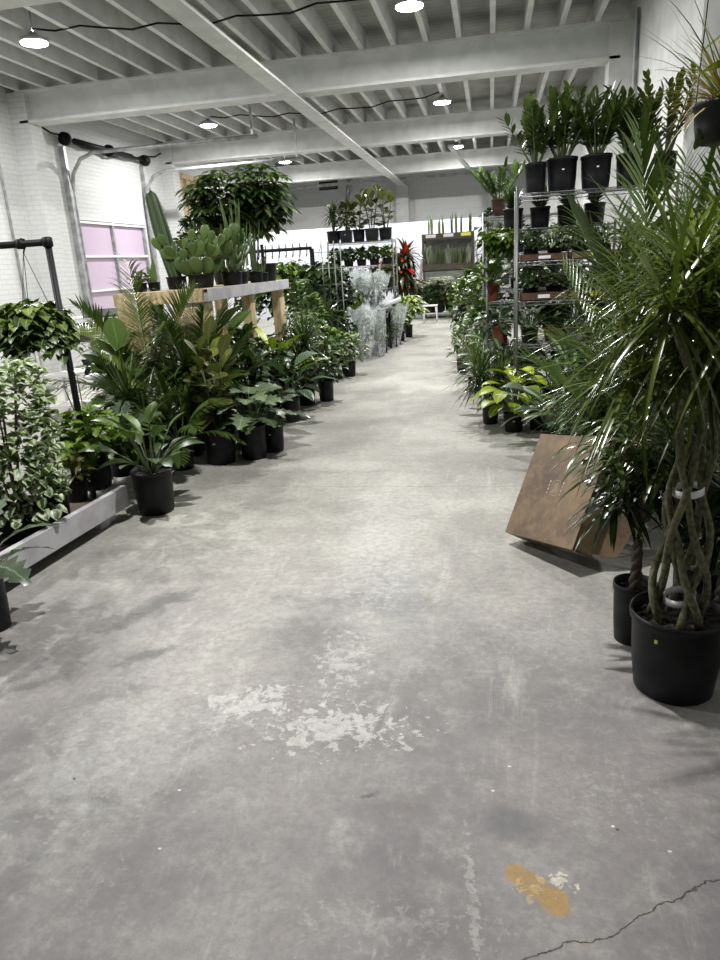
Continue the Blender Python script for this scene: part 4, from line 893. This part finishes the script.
for s in (-1, 1):
    fl = (d*.75 + u*s*.55 + w*.15).normalized(); M = MB()
    pts = []; n_ = 10
    for i in range(n_+1):
        a = PI*i/n_; pts.append(c0 + u*s*(HW-k) + d*D + w*(HH*.5 - HH*.46*math.cos(a)) + fl*(.10+.05*math.sin(a)))
    base = [c0 + u*s*(HW-k) + d*D + w*(HH*.04 + HH*.92*i/n_) for i in range(n_+1)]
    nn = fl.cross(w).normalized()*.003
    vs = [p + nn for p in base] + [p + nn for p in pts] + [p - nn for p in base] + [p - nn for p in pts]; m = n_+1
    fs = [(i, i+1, m+i+1, m+i) for i in range(n_)] + [(2*m+i+1, 2*m+i, 3*m+i, 3*m+i+1) for i in range(n_)] + [(m+i, m+i+1, 3*m+i+1, 3*m+i) for i in range(n_)]
    M.add(vs, fs); flat(M); M.build('flap', M_['brown_carton'], t)
# worn stamp on the front face: a rounded ring of tiny strokes with text-like bars
M = flat(MB()); pm = simple('stamp_ink', (.36, .30, .22), .6); cc = c0 + w*HH*.50 - d*(k+.0006) + u*.0
for i in range(14):
    a0, a1 = 2*PI*i/14, 2*PI*(i+1)/14; q = lambda a: cc + u*(.026*max(-1, min(1, 1.25*math.cos(a)))) + w*(.040*max(-1, min(1, 1.25*math.sin(a))))
    p0, p1 = q(a0), q(a1)
    if (p1-p0).length > 1e-4: obox(M, (p0+p1)/2, (p1-p0)/2, (p1-p0).normalized().cross(d)*.0009, d*.0004)
for j in range(5): obox(M, cc + u*(-.014+.007*j), u*.0012, w*(.024 if j % 2 else .03), d*.0004)
for sx in (-1, 1):
    for j in range(4): obox(M, cc + u*sx*.047 + w*(-.03+.02*j), u*(.004 if j % 2 else .0025), w*.006, d*.0004)
o = M.build('printed_mark', pm, t); o['label'] = 'faint worn printed stamp'

# ---------------------------------------------------------------- braided dracaena, right foreground
def braided(label, X, Y, pr_, ph_, canes, heads, n, L, W, seed, ztop, clips=()):
    rnd = random.Random(seed); t = thing('potted_dracaena', label, 'plant', (X, Y, 0)); pm, sm = pot_mesh(pr_, ph_, 'black'); link('pot', pm, t); link('soil', sm, t)
    H0 = ph_*.86; F = MB(); hc = []
    for k in range(canes):
        M = MB(); pts = []; rs = []; a0 = 2*PI*k/canes; m = 22
        zt = ztop*rnd.uniform(.80, 1.0)
        for i in range(m+1):
            u_ = i/m; zz = H0 + (zt-H0)*u_; rr = .045*(1-u_)**1.3 + .022 + .032*math.sin(PI*u_*2.2+k*1.7)**2 + .05*max(0, u_-.75)*3; aa = a0 + u_*3.4*(1 if k % 2 else -1)
            pts.append((rr*math.cos(aa), rr*math.sin(aa), zz)); rs.append(.0135*(1-.35*u_)*(1+.07*(i % 2))*rnd.uniform(.93, 1.07))
        tube(M, pts, rs, 9); M.build('cane', M_['bark'], t); e = V(pts[-1]); hc.append(e)
        for j in range(heads):
            a = a0 + j*2*PI/heads + rnd.uniform(-.4, .4); ln = rnd.uniform(.06, .20); hh = rnd.uniform(-.02, .26); e2 = e + V((ln*math.cos(a), ln*math.sin(a), hh))
            B = MB(); tube(B, [e - Z*.02, e.lerp(e2, .5) + V((.02*math.cos(a), .02*math.sin(a), 0)), e2], [.011, .009, .008], 7); B.build('branch', M_['bark'], t)
            rosette(F, e2, n, L, W, rad(-40), rad(64), .85, rnd, seg=7, az0=rnd.uniform(0, 6), fold=.22)
    F.build('foliage', M_['drac2'], t)
    for z_, r_ in clips:
        M = MB(); K = 30; vs = []; fs = []
        for i in range(K):
            a = 2*PI*i/K; q = r_*(1+.05*math.sin(2*a))
            for dr, dz in ((0, 0), (.003, 0), (.003, .024), (0, .024)): vs.append(((q+dr)*math.cos(a), (q+dr)*math.sin(a), z_+dz+.006*math.sin(a+1)))
        for i in range(K-2):
            for j in range(4): fs.append((i*4+j, (i+1)*4+j, (i+1)*4+(j+1) % 4, i*4+(j+1) % 4))
        M.add(vs, fs); o = M.build('plant_clip', M_['white_label'], t); o['label'] = 'white plastic ring clip around the canes'
    return t
leafmat('drac2', (.014,.028,.008), (.11,.165,.035), rough=.22, rib=.12, trans=.15)
t = braided('big braided-cane dracaena in the large black pot in the right foreground', .630, 2.315, .156, .30, 7, 2, 44, .44, .016, 7, 1.28, ((.335, .050), (.72, .046)))
sticker(t, .156, .30, rad(-128), 'yellow_label', .010, .012, .80)
braided('second thick-caned dracaena at the right edge, in a black pot behind the big one', .86, 2.78, .14, .28, 5, 2, 44, .44, .017, 12, 1.30)
hanging('hanging_spider_plant', 'hanging basket with tan and lime leaves at the upper right edge', .815, 2.9, 1.83, .10, .08, 4.36, 'grassy', 705, L=.05, n=8, pr=.115, ph=.13)
bpy.context.view_layer.update()
hb = [o for o in bpy.data.objects if o.get('label', '').startswith('hanging basket')][0]
S, F = foliage('grass', .30, .2, 'tan', 706, dict(n=130, W=.009, droop=1.6)); link('grassy_leaves', F, hb, (0, 0, .11))
S, F = foliage('grass', .42, .2, 'grassy', 707, dict(n=26, W=.010, droop=.9)); link('grassy_leaves', F, hb, (0, 0, .11))
S, F = foliage('bush', .30, .12, 'lime', 708, dict(n=16, L=.15, wr=.42)); link('lime_leaves', F, hb, (.04, -.06, .14))

# ---------------------------------------------------------------- potted plants on the floor and the bench
plant('broad','potted_philodendron','split-leaf plant in a black pot at the left edge, before the pale bench','plant',-2.240,2.519,0.000,0.236,0.225,0.076,0.284,'black','bluegrey',3,None,None,None,shape='lobed',n=10,wr=0.6,L=0.26,droop=0.9)
plant('broad','potted_philodendron','broad-leaved plant in a round black pot at the far end of the pale bench','plant',-2.200,4.090,0.000,0.447,0.326,0.134,0.293,'black','mid',8,None,None,None,n=20,wr=0.45,L=0.22,droop=0.8,up=0.8)
plant('bush','potted_pothos','tall column of cream-variegated pothos in the biggest pot on the low bench','plant',-2.660,3.345,0.120,0.910,0.311,0.161,0.170,'black','varieg',4,None,None,None,n=850,shape='heart',L=0.072,wr=0.95,col=1,stem='woody',z0=0.0,droop=1.3,stems=9)
plant('bush','potted_ivy','thin dark vine in a small black pot just behind the variegated pothos column','plant',-2.540,3.544,0.120,0.305,0.100,0.071,0.205,'black','variegpale',5,None,None,None,n=60,shape='heart',L=0.07,wr=0.8)
plant('bush','potted_croton','dark reddish bushy plant in a small black pot midway along the low bench','plant',-2.680,3.964,0.120,0.204,0.117,0.072,0.146,'black','olive',6,None,None,None,n=80,L=0.08,wr=0.5)
plant('bush','potted_philodendron','bright yellow-green lobed plant on the low bench, right of the variegated column','plant',-2.700,4.234,0.120,0.436,0.272,0.116,0.194,'black','bright',7,None,None,None,n=200,shape='lobed',L=0.13,wr=0.7)
plant('broad','potted_monstera','split-leaf monstera with grey-green leaves at the far end of the low bench','plant',-2.660,4.535,0.120,0.393,0.246,0.094,0.177,'black','bluegrey',9,None,None,None,n=12,shape='lobed',wr=0.75,L=0.24)
plant('broad','potted_alocasia','dark plant with large ribbed grey leaves behind the low bench, below the pipe rack','plant',-3.120,4.900,0.000,0.762,0.238,0.112,0.228,'black','bluegrey',10,None,None,None,n=9,wr=0.6,L=0.34,up=0.3)
plant('fig','potted_fiddle_leaf_fig','fiddle-leaf fig with wide round leaves below the lavender door','plant',-3.040,5.300,0.000,0.836,0.255,0.112,0.244,'black','mid',11,None,None,None,stems=2,n=10,L=0.27,wr=0.72,u0=0.45)
plant('drac','potted_dracaena','spiky grass-like plant between the fiddle-leaf fig and the bench plants','plant',-2.700,4.950,0.000,0.659,0.252,0.089,0.181,'black','drac',12,None,None,None,heads=2,n=60,W=0.022,hb=0.35,droop=0.4,L=0.45)
plant('palm','potted_palm','big feathery palm whose fronds cross in front of the lavender door','palm',-2.960,5.800,0.000,1.173,0.743,0.155,0.317,'black','palmlight',13,None,None,None,n=20,nl=34,e0=18,droop=1.15,lw=0.022,LL=0.55,ld=0.8,tw=1.0)
plant('palm','potted_palm','palm with narrow fronds in front of the plywood end of the table','palm',-2.520,5.750,0.000,1.057,0.440,0.135,0.293,'black','palm',14,None,None,None,n=18,nl=32,e0=38,lw=0.024,LL=0.5)
plant('palm','potted_palm','low drooping palm between the broad-leaved plant and the fig','palm',-2.460,5.100,0.000,0.629,0.363,0.106,0.231,'black','palm',15,None,None,None,n=18,nl=26,e0=20,lw=0.016,droop=1.6,LL=0.5)
plant('fig','potted_rubber_plant','upright rubber plant with paddle leaves in the big black pot with a white sticker','plant',-2.190,5.270,0.000,0.803,0.194,0.134,0.297,'black','olive',16,None,None,'white_label',stems=3,n=13,L=0.22,wr=0.5,u0=0.1,sp=0.5)
plant('broad','potted_monstera','glossy split-leaf monstera in a black pot, right of the stickered pot','plant',-1.950,5.394,0.000,0.425,0.296,0.115,0.285,'black','silver',17,None,None,None,n=30,shape='lobed',wr=0.85,L=0.22,up=0.25)
plant('broad','potted_monstera','smaller split-leaf monstera tucked close behind the glossy one','plant',-1.840,5.614,0.000,0.319,0.205,0.094,0.261,'black','bluegrey',18,None,None,'white_label',n=10,shape='lobed',wr=0.8,L=0.22)
plant('broad','potted_calathea','broad-leaved calathea with pale striped leaves in the third pot along the aisle edge','plant',-2.010,6.771,0.000,0.493,0.263,0.101,0.247,'black','calathea',19,None,None,None,n=14,wr=0.42,L=0.34)
plant('drac','potted_dracaena','small spiky dracaena in a black pot beside the aisle, beyond the striped calathea','plant',-2.060,7.631,0.000,0.597,0.293,0.101,0.253,'black','drac',20,None,None,None,heads=2,n=60,W=0.026,L=0.42,droop=0.7)
plant('bush','potted_schefflera','leafy green bush in a black pot beside the aisle, beyond the small spiky dracaena','plant',-1.880,7.833,0.000,0.525,0.276,0.092,0.235,'black','mid',21,None,None,None,n=150,L=0.13,wr=0.4)
plant('bush','potted_euonymus','pale yellow-green variegated bush at the aisle edge before the wrapped plants','plant',-1.960,9.614,0.000,0.462,0.306,0.104,0.198,'black','varieg',22,None,None,None,n=190,L=0.1,wr=0.6)
plant('bush','potted_euonymus','second yellow-green bush, left of and behind the variegated one','plant',-2.180,9.600,0.000,0.555,0.272,0.095,0.195,'black','bright',23,None,None,None,n=150,L=0.12,wr=0.5)
plant('bush','potted_laurel','tall dark leafy bush under the table behind the rubber plant','plant',-2.480,6.900,0.000,0.774,0.280,0.130,0.266,'black','deep',24,None,None,None,n=240,L=0.16,wr=0.4)
plant('bush','potted_laurel','dark glossy bush standing under the middle of the table','plant',-2.490,7.700,0.000,0.598,0.333,0.133,0.272,'black','deep',25,None,None,None,n=220,L=0.15,wr=0.45)
plant('broad','potted_aglaonema','lime-centred plant in front of the far table leg','plant',-2.320,7.300,0.000,0.745,0.253,0.095,0.215,'black','lime',26,None,None,None,n=16,wr=0.28,L=0.36,up=0.8)
plant('bush','potted_aralia','dark rounded bush under the near end of the table','plant',-2.700,6.600,0.000,0.714,0.271,0.126,0.256,'black','deep',27,None,None,None,n=220,L=0.14,wr=0.4)
plant('palmate','potted_schefflera','umbrella plant just past the far table leg','plant',-2.300,8.600,0.000,0.864,0.320,0.135,0.276,'black','mid',28,None,None,None,n=50,L=0.14)
plant('broad','potted_dieffenbachia','large-leaved dieffenbachia between the far table leg and the striped calathea','plant',-2.330,8.000,0.000,0.502,0.275,0.115,0.258,'black','aglao',29,None,None,None,n=16,wr=0.4,L=0.34)
plant('bush','potted_pothos','round green bush behind the small spiky dracaena','plant',-2.240,9.200,0.000,0.573,0.314,0.131,0.267,'black','mid',30,None,None,None,n=200,L=0.13,wr=0.55)
plant('drac','potted_dracaena','thin-leaved dracaena in front of the trellis','plant',-2.480,10.400,0.000,0.699,0.355,0.118,0.241,'black','drac',31,None,None,None,heads=3,n=55,W=0.03,L=0.45)
plant('bush','potted_ficus','green bush below the hanging vines, right of the far table leg','plant',-2.830,10.600,0.000,1.121,0.364,0.151,0.309,'black','mid',32,None,None,None,n=260,L=0.15,wr=0.5)
plant('bush','potted_ficus','dark bush standing against the wire trellis','plant',-2.660,11.600,0.000,1.191,0.329,0.132,0.269,'black','deep',33,None,None,None,n=240,L=0.16,wr=0.5)
plant('palm','potted_palm','bright green palm directly above the wrapped plants','palm',-2.280,11.750,0.000,0.753,0.431,0.099,0.237,'black','privet',34,None,None,None,n=16,nl=18,e0=35,lw=0.045)
plant('bush','potted_gardenia','dark round bush between the two groups of wrapped plants','plant',-1.960,12.700,0.000,0.426,0.249,0.107,0.254,'black','deep',35,None,None,None,n=150,L=0.14,wr=0.5)
plant('palmate','potted_schefflera','bright green leafy plant nearest the stool, in the smallest black pot','plant',-1.650,14.453,0.000,0.641,0.386,0.081,0.249,'black','privet',36,None,None,None,n=60,L=0.24)
plant('bush','potted_schefflera','green bush in a small pot second from the stool','plant',-1.740,13.860,0.000,0.681,0.274,0.078,0.239,'black','bright',37,None,None,None,n=160,L=0.15,wr=0.4)
plant('bush','potted_camellia','dark green bush in a small pot third from the stool, beside the single wrapped plant','plant',-1.800,13.397,0.000,0.549,0.227,0.085,0.251,'black','mid',38,None,None,None,n=150,L=0.15,wr=0.4)
plant('bush','potted_olive_shrub','grey-green open shrub on the grey crate left of the display rack','plant',-1.950,19.300,0.550,0.291,0.402,0.188,0.219,'black','silver',39,None,None,None,n=190,L=0.17,wr=0.35)
plant('bush','potted_gardenia','white-flowered dark shrub on the low bench under the display rack','plant',-1.290,19.000,0.140,0.683,0.446,0.105,0.187,'black','deep',40,None,None,None,n=160,L=0.18,wr=0.5,blooms='flower_white',nb=80)
plant('bush','potted_privet','wide yellow-green shrub on the low bench at the right of the display rack','plant',-0.740,18.900,0.140,0.705,0.571,0.117,0.185,'black','privet',41,None,None,None,n=200,L=0.17,wr=0.4)
plant('bush','potted_privet','olive-green shrub on the low bench next to the white-flowered one','plant',-1.080,19.000,0.140,0.393,0.366,0.105,0.187,'black','olive',42,None,None,None,n=160,L=0.16,wr=0.4)
plant('bush','potted_laurel','dark leafy shrub at the right end of the low bench','plant',-0.380,18.900,0.140,0.465,0.440,0.116,0.185,'black','mid',43,None,None,None,n=180,L=0.17,wr=0.4)
plant('bush','potted_laurel','dark low shrub behind the stool','plant',-1.560,19.100,0.140,0.561,0.396,0.106,0.189,'black','deep',44,None,None,None,n=160,L=0.18,wr=0.45)
plant('drac','potted_dracaena','dark thin-leaved dracaena leaning over the aisle beside the lime philodendron','plant',-0.010,6.511,0.000,0.362,0.370,0.079,0.208,'black','drac',45,None,None,None,heads=4,n=70,W=0.015,L=0.36,hb=0.45,droop=1.0,sr=0.8,lean=0.3)
plant('broad','potted_philodendron','lime-yellow philodendron in a small black pot with a white sticker','plant',0.190,6.189,0.000,0.490,0.246,0.088,0.170,'black','lime',46,None,None,'white_label',n=36,wr=0.55,L=0.21,up=0.3,droop=1.1)
plant('bush','potted_euonymus','yellow-variegated bush between the aisle and the leaning dracaena','plant',-0.380,9.600,0.000,0.482,0.211,0.086,0.188,'black','varieg',47,None,None,None,n=160,L=0.12,wr=0.4)
plant('drac','potted_spider_plant','grassy spiky plant rising behind the leaning dracaena','plant',-0.190,8.200,0.000,0.780,0.225,0.079,0.160,'black','grassy',48,None,None,None,heads=1,n=55,W=0.022,L=0.42,hb=0.2,droop=0.5)
plant('bush','potted_ficus','loose green tree behind the second wire rack at the aisle side','plant',-0.290,11.200,0.000,1.201,0.399,0.107,0.219,'black','mid',49,None,None,None,n=420,L=0.15,wr=0.42)
plant('bush','potted_ficus','tall dark green bush right of the loose tree, beyond the second wire rack','plant',-0.020,10.300,0.000,1.549,0.337,0.098,0.201,'black','mid',50,None,None,None,n=420,L=0.15,wr=0.45)
plant('broad','potted_dieffenbachia','striped-leaf plant in a terracotta pot on the second wire rack, lowest shelf','plant',0.090,7.500,0.620,0.173,0.265,0.092,0.187,'terra','calathea',51,None,None,None,n=26,wr=0.45,L=0.22,droop=1.1)
plant('broad','potted_philodendron','yellow-green philodendron in a terracotta pot on the middle shelf of the second wire rack','plant',0.010,7.500,1.050,0.253,0.225,0.082,0.167,'terra','bright',52,None,None,None,n=30,wr=0.6,L=0.17)
plant('bush','potted_pothos','pale-flecked leafy plant on the top shelf of the second wire rack, aisle corner','plant',0.090,7.400,1.500,0.147,0.282,0.091,0.123,'black','bright',53,None,None,None,n=260,L=0.11,wr=0.8,shape='heart',hang=1,z0=-0.9)
plant('zz','potted_zamioculcas','arching plant in a brown pot on top of the third wire rack','plant',0.100,9.900,1.980,0.424,0.296,0.094,0.206,'brown','mid',54,None,None,None,n=10,k=1.25,ln=1.8)
plant('bush','potted_ivy','dark trailing plant hanging below the arching brown-pot plant','plant',-0.020,9.860,1.505,0.478,0.229,0.094,0.137,'black','deep',55,None,None,None,n=130,L=0.13,wr=0.5,hang=1,z0=-1.2)
plant('broad','potted_alocasia','plant with big silvery leaves on the floor before the front wire rack','plant',0.460,5.600,0.000,0.526,0.151,0.075,0.154,'black','silver',56,None,None,None,n=9,wr=0.6,L=0.24,droop=1.1)
plant('broad','potted_peace_lily','arching long-leaved plant behind the tilted brown box','plant',0.710,4.900,0.000,0.704,0.182,0.078,0.146,'black','mid',57,None,None,None,n=40,wr=0.17,L=0.3,droop=1.5)
plant('broad','potted_cast_iron_plant','upright striped-leaf plant between the silvery plant and the box','plant',0.590,5.400,0.000,0.718,0.246,0.079,0.162,'black','aglao',58,None,None,None,n=22,wr=0.24,L=0.34,up=0.9)
plant('drac','potted_spider_plant','dense grassy plant right of the tilted box, below the fan palm','plant',0.730,4.300,0.000,0.901,0.296,0.074,0.139,'black','grassy',59,None,None,None,heads=2,n=80,W=0.026,L=0.46,hb=0.35)
plant('broad','potted_dieffenbachia','low green plant in the shade right of the lime philodendron','plant',0.400,6.250,0.000,0.315,0.152,0.076,0.155,'black','deep',60,None,None,None,n=14,wr=0.36,L=0.18)
plant('palm','potted_palm','tall palm with a broad raised frond against the right wall','palm',1.060,4.700,0.000,1.856,0.209,0.123,0.251,'black','palm',67,4.80,None,None,n=11,nl=28,e0=60,lw=0.028,sr=1.6,LL=0.54,droop=0.95,az=2.5)
plant('palm','potted_palm','second tall palm behind the braided dracaena, lower than the raised frond','palm',0.820,4.000,0.000,1.567,0.231,0.089,0.193,'black','palm',62,None,None,None,n=12,nl=26,e0=60,lw=0.018,LL=0.45)
plant('palmate','potted_lady_palm','dark finger-leaved palm in the black pot behind the braided dracaena','palm',0.550,2.634,0.000,0.772,0.243,0.082,0.248,'black','drac',63,None,None,None,n=46,L=0.24,wr=0.085,droop=1.2,trunk=0.3,stem='woody')
plant('palmate','potted_lady_palm','dark finger-leaved palm at the right edge behind the braided dracaena','palm',0.830,2.523,0.000,0.615,0.133,0.092,0.225,'black','drac',64,None,None,None,n=30,L=0.24,wr=0.085,droop=1.2,trunk=0.3,stem='woody')
plant('palm','potted_palm','shaded palm between the tilted box and the right edge','palm',1.000,3.700,0.000,1.054,0.163,0.086,0.176,'black','palm',65,None,None,None,n=14,nl=28,e0=55,lw=0.02,LL=0.5)
plant('bush','potted_ficus','dark bushy plant behind the fiddle-leaf fig','plant',-3.500,6.300,0.000,0.889,0.340,0.123,0.251,'black','deep',91,None,None,None,n=300,L=0.16,wr=0.45)
plant('bush','potted_ficus','dark leafy plant between the big feathery palm and the table','plant',-2.850,6.050,0.000,0.893,0.304,0.116,0.237,'black','deep',92,None,None,None,n=280,L=0.16,wr=0.4)
plant('drac','potted_dracaena','dark spiky dracaena behind the low drooping palm','plant',-2.530,5.500,0.000,0.751,0.276,0.089,0.199,'black','drac',93,None,None,None,heads=3,n=60,W=0.024,L=0.42,droop=0.8)
plant('bush','potted_laurel','dark shrub under the table left of the glossy monstera','plant',-2.230,6.200,0.000,0.630,0.234,0.099,0.220,'black','deep',94,None,None,None,n=240,L=0.15,wr=0.4)
plant('bush','potted_croton','dark-leaved shrub between the glossy monstera and the striped calathea','plant',-2.150,6.980,0.000,0.566,0.241,0.090,0.184,'black','deep',95,None,None,None,n=200,L=0.15,wr=0.4)
plant('broad','potted_bird_of_paradise','tall broad-leaved plant just behind the rubber plant','plant',-2.490,6.150,0.000,1.021,0.216,0.108,0.239,'black','mid',96,None,None,None,n=14,wr=0.42,L=0.36,up=0.9)
plant('palmate','potted_schefflera','umbrella plant beside the bench, half hidden by the broad-leaved plant','plant',-2.490,4.550,0.000,0.427,0.177,0.075,0.153,'black','mid',97,None,None,None,n=40,L=0.13,wr=0.35)
plant('bush','potted_ficus','light green bush left of the wire trellis','plant',-2.500,9.900,0.000,0.951,0.310,0.127,0.259,'black','mid',98,None,None,None,n=260,L=0.14,wr=0.45)
plant('bush','potted_pothos','low leafy plant in front of the wire trellis, right side','plant',-2.340,11.000,0.000,0.658,0.280,0.109,0.222,'black','deep',99,None,None,None,n=200,L=0.14,wr=0.5)
plant('bush','potted_ficus','green bush behind the low cluster table','plant',-2.890,12.900,0.000,1.321,0.366,0.146,0.299,'black','mid',100,None,None,None,n=240,L=0.16,wr=0.45)
plant('bush','potted_ixora','rounded mid-green bush on the aisle side of the third wire rack','plant',-0.130,8.900,0.000,0.906,0.268,0.085,0.174,'black','mid',101,None,None,None,n=300,L=0.12,wr=0.45)
plant('broad','potted_peace_lily','dense broad-leaved plant at the foot of the second wire rack','plant',0.100,7.150,0.000,0.711,0.233,0.078,0.159,'black','aglao',102,None,None,None,n=22,wr=0.38,L=0.26)
plant('broad','potted_calathea','striped broad-leaved plant just right of the silvery plant','plant',0.700,5.750,0.000,0.424,0.199,0.077,0.156,'black','calathea',103,None,None,None,n=18,wr=0.36,L=0.28)
plant('drac','potted_dracaena','dark spiky plant behind the tilted box','plant',0.680,4.620,0.000,0.752,0.245,0.067,0.138,'black','drac',104,None,None,None,heads=3,n=60,W=0.022,L=0.36,hb=0.4)

# ---------------------------------------------------------------- world, camera
w_ = bpy.data.worlds.new('world'); bpy.context.scene.world = w_; w_.use_nodes = True
w_.node_tree.nodes['Background'].inputs[0].default_value = (.9, .95, 1, 1); w_.node_tree.nodes['Background'].inputs[1].default_value = .0
Yd = V((131, 225, -700)).normalized(); Zd = V((-140, 2260, 700)).normalized(); Zd = (Zd - Yd*Zd.dot(Yd)).normalized(); Xd = Yd.cross(Zd)
R3 = Matrix((Xd, Yd, Zd))           # rows are the world axes seen from the camera, so this maps camera to world
cam = bpy.data.cameras.new('camera'); co = bpy.data.objects.new('camera', cam); C.objects.link(co)
co.matrix_world = Matrix.Translation((0, 0, 1.5)) @ R3.to_4x4()
cam.sensor_fit = 'VERTICAL'; cam.sensor_height = 24; cam.lens = 24*700/960; cam.clip_start = .05
sc = bpy.context.scene; sc.camera = co
sc.view_settings.view_transform = 'Standard'; sc.view_settings.look = 'None'; sc.view_settings.gamma = 1; sc.view_settings.exposure = 0.72; sc.view_settings.use_curve_mapping = False
sc.cycles.max_bounces = 8; sc.cycles.diffuse_bounces = 5; sc.cycles.transparent_max_bounces = 12; sc.cycles.use_denoising = True
